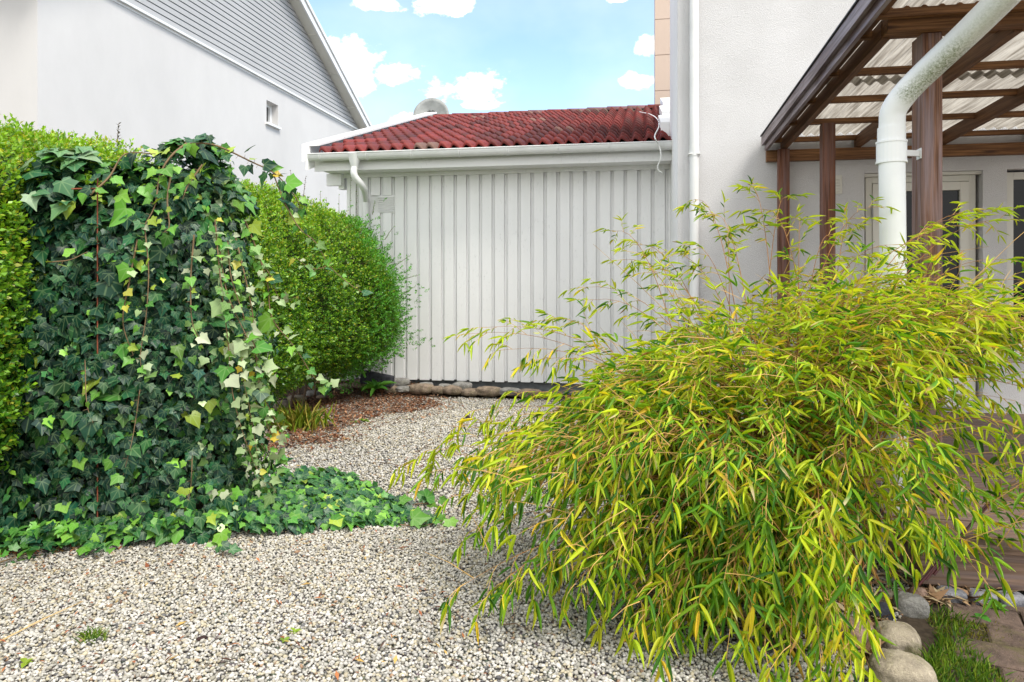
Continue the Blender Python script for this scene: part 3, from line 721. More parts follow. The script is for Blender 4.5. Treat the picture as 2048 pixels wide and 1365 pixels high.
PAVE_EDGE = gpoly([(1740, 1290), (1850, 1195), (2300, 1195), (2500, 1500), (1800, 1500)])
def view_pts(d0, d1, sp):
    out = []
    for v in np.arange(d0, d1, sp):
        half = .80 * v + .25; u = np.arange(-half - .1, half, sp); out.append(np.stack([u, np.full_like(u, v)], -1))
    P = np.concatenate(out); P = P + rng.uniform(-.5, .5, P.shape) * sp
    lat, d = P[:, 0], P[:, 1]     # camera space -> building space
    return np.stack([lat * ct - d * st, d * ct + lat * st], -1)
ICO_V = None
def ico(sub=1):
    bm = bmesh.new(); bmesh.ops.create_icosphere(bm, subdivisions=sub, radius=1)
    v = np.array([x.co for x in bm.verts]); f = np.array([[y.index for y in x.verts] for x in bm.faces]); bm.free(); return v, f
def mound(u, v): return .125 * np.clip((v - 8.28) / .36, 0, 1) * np.clip((-2.05 - u) / .8, .18, 1)
def build_mound():
    us = np.linspace(-4.6, .34, 60); vs = np.linspace(8.26, 8.72, 14); V = [(u, v, mound(u, v) + .009 + .006 * math.sin(u * 31 + v * 23)) for v in vs for u in us]; n = len(us)
    o = link('planting_soil', np_mesh('planting_soil', V, [np.array([(k * n + i, k * n + i + 1, (k + 1) * n + i + 1, (k + 1) * n + i) for k in range(len(vs) - 1) for i in range(n - 1)])]), M['soil'], None, True); tag(o, kind='structure')
    o = MB().add([(-6.5, 1.6, .007), (-3.45, 1.6, .007), (-3.40, 6.8, .007), (-3.55, 8.27, .007), (-6.5, 8.27, .007)], [(0, 1, 2, 3, 4)]).build('hedge_soil', M['soil']); tag(o, kind='structure')
build_mound()
def build_gravel():
    near = view_pts(1.9, 4.2, .0122); far = view_pts(4.2, 10.0, .0190); ov = np.array([(1, 0, 0), (-1, 0, 0), (0, 1, 0), (0, -1, 0), (0, 0, 1), (0, 0, -1)], float); of = np.array([(0, 2, 4), (2, 1, 4), (1, 3, 4), (3, 0, 4), (2, 0, 5), (1, 2, 5), (3, 1, 5), (0, 3, 5)])
    VV, FF, CC, nb = [], [], [], 0
    pal = [(.60, .59, .57), (.50, .49, .475), (.65, .635, .60), (.48, .435, .33), (.41, .40, .37), (.54, .50, .40), (.13, .13, .14), (.36, .24, .16), (.34, .325, .28)]
    wts = [24, 22, 12, 11, 13, 9, 3.6, 1.8, 8]
    for P, s0, iv, jf in ((near, .0073,) + ico(1), (far, .0118, ov, of)):
        ok = ~in_poly(P, PAVE_EDGE) & (P[:, 1] < np.where(P[:, 0] < -2.3, 8.30, 8.50)) & ~((P[:, 0] > 1.3) & (P[:, 1] > 3.42)) & ~((P[:, 0] > UH) & (P[:, 1] > 6.98)) & ~((P[:, 0] < -3.5) & (P[:, 1] > 3.5))
        ok &= ~(in_poly(P, MULCH) & (rng.random(len(P)) < .5))
        P = P[ok]; K = len(P)
        tidx = rng.integers(0, 5, K)
        big = sines(np.c_[P, np.zeros(K)], 2.2, 3)
        for t in range(5):
            q = P[tidx == t]; k = len(q); b = big[tidx == t]
            tv = iv * (1 + rng.uniform(-.26, .26, (len(iv), 1))) * np.array((1.15, .85, .62))
            rz = rng.uniform(0, 6.28, k); tl = rng.normal(0, .35, (k, 2)); c, s = np.cos(rz), np.sin(rz); Z = np.zeros(k); O = np.ones(k)
            zn = unit(np.stack([tl[:, 0], tl[:, 1], O], -1)); Rm = frames(np.stack([-s, c, Z], -1), zn)
            sc = s0 * np.exp(rng.normal(0, .24, (k, 1))) * np.ones((k, 3))
            pos = np.stack([q[:, 0], q[:, 1], .004 + rng.uniform(0, .010, k)], -1)
            V, Fc = scatter(tv, jf, Rm, pos, sc)
            col = pick(pal, wts, k) * rng.uniform(.58, .90, (k, 1)) * np.array((1.0, .978, .93)); y = np.clip(b * .5 + .35, 0, 1)[:, None] * .22; col = col * (1 - y) + col * np.array((1.0, .93, .70)) * y
            VV.append(V); FF.append(Fc + nb); nb += len(V); CC.append(np.repeat(col, len(iv), 0))
    me = np_mesh('gravel', np.concatenate(VV), [np.concatenate(FF)], np.concatenate(CC)); o = link('gravel', me, M['gravel']); tag(o, 'pale grey and beige gravel covering the yard', 'gravel', kind='stuff')
build_gravel()

def chips(name, label, cat, polys, n, size, pal, mat, z=.012, flat=.35):
    P = []
    for poly, share in polys:
        a = np.array(poly); lo, hi = a.min(0), a.max(0); Q = rng.uniform(lo, hi, (n * 6, 2)); Q = Q[in_poly(Q, poly) & (Q[:, 1] < 8.66)][:int(n * share)]; P.append(Q)
    P = np.concatenate(P); k = len(P)
    tv = np.array([(-.5, -.5, 0), (.5, -.5, 0), (.5, .5, 0), (-.5, .5, 0), (-.4, 0, .25), (.4, 0, .25)]); 
    V = np.array([(-.5, 0, 0), (0, .5, .12), (.5, 0, 0), (0, -.5, .12)]); f = np.array([(0, 3, 2, 1)])
    rz = rng.uniform(0, 6.28, k); tl = rng.normal(0, flat, (k, 2)); zn = unit(np.stack([tl[:, 0], tl[:, 1], np.ones(k)], -1))
    Rm = frames(np.stack([-np.sin(rz), np.cos(rz), np.zeros(k)], -1), zn)
    L_ = size * np.exp(rng.normal(0, .4, k)); sc = np.stack([L_, L_ * rng.uniform(.18, .4, k), L_ * .6], -1)
    VV, Fc = scatter(V, f, Rm, np.stack([P[:, 0], P[:, 1], z + rng.uniform(0, .016, k) + mound(P[:, 0], P[:, 1])], -1), sc)
    col = np.repeat(pick(pal, [1] * len(pal), k) * rng.uniform(.7, 1.25, (k, 1)), 4, 0)
    o = link(name, np_mesh(name, VV, [Fc], col), mat); tag(o, label, cat, kind='stuff'); return o
SOFT = gpoly([(505, 930), (540, 790), (700, 760), (830, 770), (930, 815), (870, 835), (720, 870), (760, 880), (640, 905)])
chips('bark_mulch', 'reddish brown bark mulch spread along the foot of the hedge', 'mulch', [(MULCH, .74), (SOFT, .26)], 12500, .034, [(.19, .075, .035), (.26, .12, .06), (.12, .05, .03), (.33, .19, .11)], M['chips'])
chips('leaf_litter', 'dry tan bamboo leaves lying under the bamboo clump', 'leaf litter', [(BED, .6), (gpoly([(1690, 1330), (1740, 1235), (1780, 1250), (1750, 1335)]), .12), (gpoly([(1840, 1215), (1860, 1185), (2000, 1190), (2010, 1215)]), .28)], 1100, .075, [(.36, .24, .13), (.26, .16, .09), (.42, .33, .20), (.19, .11, .06)], M['dry'], .02, .5)
# debris lying on the gravel near the ivy
chips('ivy_litter', 'brown and rusty leaf scraps beside the trailing ivy', 'leaf litter', [(gpoly([(0, 1125), (0, 1075), (240, 1060), (150, 1110)]), .45), (gpoly([(0, 1130), (300, 1060), (800, 1060), (1000, 1365), (0, 1365)]), .4), (gpoly([(540, 900), (900, 860), (1000, 1000), (600, 960)]), .15)], 900, .026, [(.24, .08, .035), (.34, .13, .05), (.42, .27, .08), (.10, .05, .035)], M['dry'], .016, .4)

# ------------------------------------------------------------------ paving, setts, soil
def build_paving():
    so_ = MB().add([(p[0], p[1], .006) for p in PAVE_EDGE], [tuple(range(len(PAVE_EDGE)))]).build('soil', M['soil']); tag(so_, kind='structure')
    b2 = MB().add([(p[0], p[1], .010) for p in BED], [tuple(range(len(BED)))]).build('planting_soil', M['soil']); tag(b2, kind='structure')
    m = MB(); r = random.Random(8); org = at_g(1965, 1235); ang = R(-17); ca, sa = math.cos(ang), math.sin(ang)
    for i in range(-4, 7):
        for j in range(-6, 3):
            a0 = i * .275 + (.13 if j % 2 else 0); b0 = j * .185
            c = Vector((org.x + a0 * ca - b0 * sa, org.y + a0 * sa + b0 * ca, 0))
            if not in_poly(np.array([[c.x, c.y]]), PAVE_EDGE)[0]: continue
            # the paving stops short of the boulders
            px = (c - Vector((0, 0, H))); d = px.x * -st + px.y * ct; x = 1024 + F * (px.x * ct + px.y * st) / d; y = HOR + F * H / d
            if x < 1900 + (y - 1200) * .25 and y > 1235: continue
            if x < 1850: continue
            w, h, tz = .268, .178, .020 + r.uniform(-.005, .006); tx, ty = r.uniform(-.01, .01), r.uniform(-.01, .01)
            q = [(-w / 2, -h / 2), (w / 2, -h / 2), (w / 2, h / 2), (-w / 2, h / 2)]; an = ang + r.uniform(-.03, .03); c2, s2 = math.cos(an), math.sin(an)
            vs = []
            for zz, k in ((.0, 1.0), (tz - .006, 1.0), (tz, .93)):
                for (a, b) in q: vs.append((c.x + (a * c2 - b * s2) * k, c.y + (a * s2 + b * c2) * k, zz + (a * tx + b * ty) * 2 if zz else 0))
            m.add(vs, [(0, 1, 5, 4), (1, 2, 6, 5), (2, 3, 7, 6), (3, 0, 4, 7), (4, 5, 9, 8), (5, 6, 10, 9), (6, 7, 11, 10), (7, 4, 8, 11), (8, 9, 10, 11)])
    tag(m.build('paving', M['paver']), kind='structure')
build_paving()
sett_txt = ['grey granite sett under the deck board, beside the boulders', 'second granite sett in the row under the deck front', 'granite sett in the middle of the row below the deck', 'granite sett under the deck front, fourth from the boulders', 'granite sett at the right edge of the photo under the deck']
for i in range(9):
    p = at_g(1895, 1196); x = p.x + i * .118
    lab = sett_txt[i] if i < 5 else 'granite sett farther along the row under the deck'
    boulder('granite_sett', (x, 3.385, -.012), (.056, .05, .034), M['sett'], 40 + i, lab, 'granite setts under the deck front', sharp=.05, cat='sett')

# ------------------------------------------------------------------ field stones
def px_stone(x0, x1, y0, y1, mat, seed, label, depth=.8, rot=0.0, group=None, sharp=.10, name='field_stone', zsink=.01):
    b = at_g((x0 + x1) / 2, y1)
    if b.y > 8.38 and name == 'field_stone': b = at_v((x0 + x1) / 2, y1, 8.40 if y1 > 782 else 8.50)
    lat = ((x0 + x1) / 2 - 1024) / F; d = -b.x * st + b.y * ct
    w = (x1 - x0) * d / F / 2; h = (y1 - y0) * d / F / 2
    h = max(.03, h * .92); dp = w * depth
    fw = Vector((b.x, b.y, 0)).normalized()
    c = Vector((b.x, b.y, b.z - (zsink if name == 'field_stone' else .035))) + fw * dp * (.75 if b.y < 8.2 else .25)
    return boulder(name, c, (w, dp, h), mat, seed, label, group, rot + math.atan2(-lat, 1) + TH * 0, sharp, 'stone', 5 if name == 'boulder' else 4)
GW = 'field stones along the garage wall'
rows = [
    ((775, 818, 755, 773), 'stone_a', 'small pale grey stone next to the slate slab, by the garage wall'),
    ((772, 801, 768, 787), 'stone_b', 'round brown stone at the left end of the row, below the pale one'),
    ((792, 828, 770, 784), 'stone_a', 'flat grey stone beside the left end of the stone row'),
    ((822, 866, 766, 789), 'stone_b', 'large rounded tan stone in the row along the garage wall'),
    ((812, 835, 768, 782), 'stone_b', 'small tan stone tucked behind the large tan one'),
    ((864, 888, 770, 788), 'stone_b', 'small round brown stone between two larger ones by the garage'),
    ((888, 924, 770, 790), 'stone_b', 'broad brown stone standing left of the pointed tilted stone'),
    ((878, 903, 766, 779), 'stone_a', 'grey stone showing behind the broad brown stone'),
    ((905, 942, 762, 782), 'stone_a', 'pointed tilted grey stone leaning on the garage foundation'),
    ((925, 958, 775, 792), 'stone_b', 'low brown stone in front of the pointed tilted stone'),
    ((952, 1003, 771, 792), 'stone_b', 'long dark brown stone at the edge of the bamboo leaves'),
    ((995, 1040, 774, 792), 'stone_a', 'grey stone half hidden by bamboo leaves beside the garage'),
    ((1036, 1082, 776, 795), 'stone_b', 'brown stone behind the bamboo leaf tips at the garage wall'),
    ((840, 864, 764, 774), 'stone_a', 'thin grey stone lying behind the large tan stone'),
]
for i, ((a, b, c, d), mt, lab) in enumerate(rows): px_stone(a - 2, b + 2, c, d, M[mt], 200 + i, lab, rot=random.uniform(-.4, .4), group=GW)
hrow = [
    ((706, 748, 757, 776), 'stone_b', 'mossy stone under the hedge just behind the leafy weed'),
    ((672, 712, 766, 782), 'stone_b', 'dark rounded stone in the shade of the hedge foot'),
    ((612, 640, 780, 795), 'stone_a', 'green tinged stone under the hedge, right of the flat mossy one'),
    ((575, 613, 790, 806), 'stone_m', 'flat mossy stone at the hedge foot above the grass tuft'),
    ((632, 650, 788, 801), 'stone_b', 'smallest dark stone at the hedge foot beside the mulch'),
    ((548, 582, 800, 822), 'stone_m', 'mossy stone behind the left half of the grass tuft'),
]
for i, ((a, b, c, d), mt, lab) in enumerate(hrow): px_stone(a, b, c, d, M[mt], 300 + i, lab, group='field stones at the hedge foot')
# dark slate block between hedge and garage
p = at_v(754, 766, 8.38); bx = MB(); w = .215
sl_o = MB().add([(-w, -.06, .0), (w, -.06, -.01), (w, .07, -.01), (-w, .07, 0), (-w * .93, -.05, .155), (w * .97, -.04, .115), (w * .95, .06, .12), (-w * .9, .06, .16)], [(0, 3, 2, 1), (4, 5, 6, 7), (0, 1, 5, 4), (1, 2, 6, 5), (2, 3, 7, 6), (3, 0, 4, 7)]).build('slate_block', M['slate'], None, bevel=.012)
sl_o.location = (p.x, p.y, p.z - .02); sl_o.rotation_euler = (0, R(3), R(-6)); tag(sl_o, 'dark slate block lying between the hedge and the garage corner', 'stone')
GB = 'boulders edging the bamboo bed'
px_stone(1742, 1868, 1300, 1400, M['stone_m'], 401, 'large mossy tan boulder at the bottom edge of the photo', .8, .2, GB, .07, 'boulder')
px_stone(1752, 1832, 1242, 1310, M['stone_m'], 402, 'long grey green boulder behind the large mossy one', 1.1, .5, GB, .08, 'boulder')
px_stone(1672, 1742, 1225, 1305, M['stone_p'], 403, 'pinkish granite boulder under the drooping bamboo leaves', 1.0, -.5, GB, .10, 'boulder')
px_stone(1790, 1856, 1176, 1236, M['stone_a'], 404, 'smooth grey boulder in front of the deck corner', .8, .3, GB, .06, 'boulder')
px_stone(1818, 1856, 1160, 1205, M['stone_p'], 405, 'upright pinkish brown boulder against the deck corner', .8, .0, GB, .09, 'boulder')
px_stone(1738, 1790, 1190, 1250, M['slate'], 406, 'dark slate shard wedged between the boulders', .5, .9, GB, .14, 'boulder')
px_stone(1755, 1800, 1168, 1215, M['stone_m'], 407, 'mossy boulder at the back of the row, below the bamboo', .8, .0, GB, .09, 'boulder')

# ------------------------------------------------------------------ leaf templates
def strip_leaf(segs, ws, droop, fold=.18, curl=0):
    V = []; 
    for t, w in zip(segs, ws):
        z = -droop * t * t; V += [(-w, t - droop * .3 * t * t, z + fold * w), (0, t - droop * .3 * t * t, z), (w, t - droop * .3 * t * t, z + fold * w)]
    Fq = []
    for i in range(len(segs) - 1):
        a = i * 3; Fq += [(a, a + 1, a + 4, a + 3), (a + 1, a + 2, a + 5, a + 4)]
    return np.array(V), np.array(Fq)
BAM = [strip_leaf([0, .10, .28, .60, .84, 1.0], [.05, .38, .5, .42, .20, .0], d, .22) for d in (.0, .05, .15)]
IVY_OUT = [(0, -.02), (.14, -.15), (.40, -.15), (.355, .06), (.62, .30), (.36, .40), (.21, .60), (.085, .86), (0, 1.0), (-.085, .86), (-.21, .60), (-.36, .40), (-.62, .30), (-.355, .06), (-.40, -.15), (-.14, -.15)]
def ivy_tmpl(cup, drp):
    P = [(0, .22)] + IVY_OUT; V = [(x, y, cup * abs(x) - drp * max(0, y) ** 2 - (0.04 if i else 0) * 0) for i, (x, y) in enumerate(P)]
    n = len(IVY_OUT); return np.array(V, float), np.array([(0, 1 + i, 1 + (i + 1) % n) for i in range(n)]), np.array(P, float)
def ivy_shape(k, wid, cup, drp, asym=0.0):
    global IVY_OUT
    keep = IVY_OUT; rr = np.random.default_rng(int(k * 100) + int(wid * 100)); n = len(keep)
    hull = [(.0, -.02), (.20, -.13), (.42, -.06), (.50, .12), (.50, .30), (.40, .48), (.26, .66), (.12, .84), (0, .98)]
    hull = hull + [(-x, y) for x, y in hull[-2:0:-1]]
    IVY_OUT = [((x0 * (1 - k) + x1 * k) * wid * (1 + (asym if x0 > 0 else -asym)) + rr.normal(0, .012), y0 * (1 - k) + y1 * k + rr.normal(0, .015)) for (x0, y0), (x1, y1) in zip(keep, hull)]
    t = ivy_tmpl(cup, drp); IVY_OUT = keep; return t
IVYT = [ivy_shape(.15, 1.0, .12, .12), ivy_shape(.45, 1.0, .28, .24, .06), ivy_shape(.30, 1.08, -.14, .20, -.08), ivy_shape(.75, .95, .22, .32, .05), ivy_shape(.1, .88, .18, .30, -.05), ivy_shape(.55, 1.15, .05, .18, .0)]
NIV = len(IVYT)

class Foliage:
    def __init__(s): s.V = []; s.F = []; s.C = []; s.U = []; s.n = 0
    def add(s, tv, tf, Rm, pos, sc, col, uv=None, tipcol=None):
        if len(pos) == 0: return
        V, Fc = scatter(tv, tf, Rm, pos, sc); n = len(tv); K = len(pos)
        C = np.repeat(col[:, None, :], n, 1)
        if tipcol is not None:
            w, tc = tipcol; wt = np.clip((tv[:, 1] - w[:, None]) / .12, 0, 1)[..., None]; C = C * (1 - wt) + tc[:, None, :] * wt
        s.V.append(V); s.F.append(Fc + s.n); s.C.append(C.reshape(-1, 3)); s.n += len(V)
        s.U.append(np.tile(uv[:, :2] if uv is not None else tv[:, :2], (K, 1)))
    def build(s, name, mat, parent, smooth=False):
        return link(name, np_mesh(name, np.concatenate(s.V), s.F, np.concatenate(s.C), np.concatenate(s.U)), mat, parent, smooth)

# ------------------------------------------------------------------ hedge
HC, HW, HZ, HH = -3.92, .70, 1.245, .995
def hedge_surf(th, v):
    """angle th from +u (0) over the top (90 deg), position v -> point, outward normal"""
    n = np.where(th < 0, 4.5, 3.2); c, s = np.cos(th), np.sin(th)
    w = HW + .10 * np.exp(-((v - 2.8) / .5) ** 2) + .30 * np.exp(-((v - 8.05) / .75) ** 2) * np.exp(-((s + .1) / .6) ** 2)
    end = np.clip((8.72 - v) / .7, 0, 1) ** .5
    topd = HH + .02 * np.sin(v * 2.1) - .05 * np.clip(v - 7.6, 0, 1.2)
    u = HC + w * np.sign(c) * np.abs(c) ** (2 / n) * (0.55 + .45 * end) * np.where(s < -.3, 1 + (s + .3) * .55, 1)
    z = HZ + topd * np.sign(s) * np.abs(s) ** (2 / n) * (.8 + .2 * end)
    P = np.stack([u, v, np.maximum(z, .22)], -1)
    N = unit(np.stack([np.sign(c) * np.abs(c) ** 1.2, np.where(v > 8.2, (v - 8.2) * 1.2, 0), np.sign(s) * np.abs(s) ** 1.2 + .001], -1))
    P = P + N * (.065 * sines(P, 3.2, 11) + .045 * sines(P, 8, 12))[:, None]
    return P, N
def arc_th(a, b, K):
    t = np.linspace(a, b, 4000); P, _ = hedge_surf(t, np.full(4000, 5.0)); c = np.r_[0, np.cumsum(np.linalg.norm(np.diff(P[:, [0, 2]], axis=0), axis=1))]
    return np.interp(rng.random(K) * c[-1], c, t)
def build_hedge():
    root = thing('hedge', 'tall clipped privet hedge running from the left edge back to the garage', 'hedge', (-3.9, 5.5, 0))
    # core
    nt, nv = 44, 70; th = np.r_[arc_th(-1.5, 2.2, 4000)[np.argsort(rng.random(4000))[:0]], np.linspace(-1.5, 4.6, nt)]; vv = np.linspace(1.6, 8.6, nv); T, Vv = np.meshgrid(th, vv, indexing='ij')
    P, N = hedge_surf(T.ravel(), Vv.ravel()); P = P - N * .13
    Fq = [(i * nv + j, (i + 1) * nv + j, (i + 1) * nv + j + 1, i * nv + j + 1) for i in range(nt - 1) for j in range(nv - 1)]
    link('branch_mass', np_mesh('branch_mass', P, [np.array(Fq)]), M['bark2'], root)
    fo = Foliage()
    # sprig template: 9 small leaves along a short twig (axis +y)
    lv = np.array([(0, 0, 0), (.30, .45, .07), (0, 1, -.05), (-.30, .45, .07)]); lf = np.array([(0, 1, 2, 3)])
    def sprigs(P, N, scale, colf, spread=.75, nl=9, upb=.55):
        K = len(P); ax = unit(N + rng.normal(0, spread, (K, 3)) * .6 + np.array((0, 0, upb)))
        for k in range(nl):
            t = (k + .5) / nl; phi = k * 2.4 + rng.uniform(0, 6.28, K); o1 = unit(np.cross(ax, np.array((.3, .2, 1.0)))); o2 = np.cross(ax, o1)
            side = o1 * np.cos(phi)[:, None] + o2 * np.sin(phi)[:, None]
            yd = unit(ax * (.35 + .75 * t) + side * (1.05 - .6 * t)); zn = unit(ax * .9 - side * .35 + rng.normal(0, .25, (K, 3)))
            pos = P + ax * (t * scale * 2.3)[:, None] + side * .003
            L_ = scale * rng.uniform(.75, 1.25, K) * (1.05 - .35 * abs(t - .5)); sc = np.stack([L_, L_, L_], -1)
            fo.add(lv, lf, frames(yd, zn), pos, sc, colf(K, t, P))
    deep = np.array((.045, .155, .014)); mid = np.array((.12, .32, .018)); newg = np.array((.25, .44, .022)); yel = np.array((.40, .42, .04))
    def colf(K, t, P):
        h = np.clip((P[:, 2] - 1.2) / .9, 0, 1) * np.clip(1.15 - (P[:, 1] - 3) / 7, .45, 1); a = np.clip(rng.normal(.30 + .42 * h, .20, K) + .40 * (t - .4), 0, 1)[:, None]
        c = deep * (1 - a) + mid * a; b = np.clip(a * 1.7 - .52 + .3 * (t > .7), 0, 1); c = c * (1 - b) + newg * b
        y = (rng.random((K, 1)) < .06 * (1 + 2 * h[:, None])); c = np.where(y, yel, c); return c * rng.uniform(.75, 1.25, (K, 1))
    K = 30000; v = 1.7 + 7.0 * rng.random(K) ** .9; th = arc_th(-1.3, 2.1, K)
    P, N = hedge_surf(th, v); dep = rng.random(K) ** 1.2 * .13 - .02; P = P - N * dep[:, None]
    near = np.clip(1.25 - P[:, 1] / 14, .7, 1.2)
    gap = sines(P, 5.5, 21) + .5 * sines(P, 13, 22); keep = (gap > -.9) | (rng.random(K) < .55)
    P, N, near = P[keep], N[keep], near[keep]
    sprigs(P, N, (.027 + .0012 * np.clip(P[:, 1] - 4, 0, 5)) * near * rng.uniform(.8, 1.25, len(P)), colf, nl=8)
    # unclipped young shoots standing out of the clipped faces
    K = 1700; v = 1.8 + 6.8 * rng.random(K); th = arc_th(-.6, 2.0, K); P, N = hedge_surf(th, v); P = P + N * (.01 + .045 * rng.random((K, 1)))
    sprigs(P, N, .030 * rng.uniform(.7, 1.2, K), colf, spread=1.2, nl=8, upb=.8)
    # loose end towards the garage
    K = 1500; v = rng.uniform(7.5, 8.6, K); th = arc_th(-1.2, .9, K); P, N = hedge_surf(th, v); P = P + N * (np.abs(rng.normal(0, .10, K)) + .34 * (sines(P, 9, 77) > .6) * rng.random(K))[:, None]
    sprigs(P, N, np.full(K, .025), lambda K, t, P: np.clip(np.array((.085, .27, .026)) * rng.uniform(.5, 1.7, (K, 1)), 0, 1), nl=9)
    # long shoots above the clipped top and out of the end
    tw = MB(); sh = [((237, 310), (237, 248), 4.4, 26), ((700, 450), (702, 350), 8.6, 20), ((715, 470), (712, 322), 8.45, 34), ((583, 420), (581, 340), 6.9, 14), ((603, 420), (612, 352), 7.0, 16), ((640, 440), (641, 382), 7.5, 10), ((675, 450), (678, 388), 8, 10),
          ((770, 480), (789, 452), 8.1, 8), ((800, 560), (838, 550), 8.1, 16), ((780, 540), (822, 510), 8.2, 14), ((790, 600), (832, 572), 8.1, 14), ((760, 640), (798, 628), 8.2, 12), ((745, 430), (750, 402), 8.4, 12), ((655, 440), (652, 394), 7.6, 8),
          ((120, 290), (116, 262), 3.8, 10), ((60, 268), (64, 250), 3.5, 10)]
    for (a, b, v, nl) in sh:
        A, B = at_v(*a, v), at_v(*b, v); tw.tube([A, (A + B) / 2 + Vector((random.uniform(-.01, .01), 0, 0)), B], [.0035, .003, .0015], 5)
        Pn = np.array([A.lerp(B, (k + .5) / nl) for k in range(nl)]); ax = unit(np.array(B - A)[None]); ph = np.arange(nl) * 2.4
        o1 = unit(np.cross(ax, np.array([(.2, 1, .1)]))); o2 = np.cross(ax, o1); side = o1 * np.cos(ph)[:, None] + o2 * np.sin(ph)[:, None]
        L_ = rng.uniform(.018, .028, nl) * (1 if v > 4 else .9); dark = a[0] in (237, 583, 603)
        cc = np.array((.05, .045, .03)) if dark else mid * 1.2
        fo.add(lv, lf, frames(side + ax * .8, ax - side * .3), Pn, np.stack([L_] * 3, -1), np.tile(cc, (nl, 1)) * rng.uniform(.7, 1.3, (nl, 1)))
    # some bare twigs seen at the loose end and foot
    for k in range(160):
        v = random.uniform(7.2, 8.6); t_ = random.uniform(-1.0, .7); P, N = hedge_surf(np.array([t_]), np.array([v])); p = Vector(P[0]); n_ = Vector(N[0])
        tw.tube([p - n_ * .25, p - n_ * .05 + Vector((0, 0, .04)), p + n_ * random.uniform(.02, .12) + Vector((0, random.uniform(-.05, .05), .08))], [.004, .003, .0015], 4)
    for k in range(26):
        v = 2.6 + k * .23; x = -3.9 + random.uniform(-.15, .15); tw.tube([(x, v, 0), (x + .05, v + .03, .3), (x + random.uniform(-.1, .2), v + random.uniform(-.1, .1), .75)], [.014, .011, .007], 6)
    tw.build('twigs', M['twig'], root)
    fo.build('leaves', M['hedge'], root)
build_hedge()

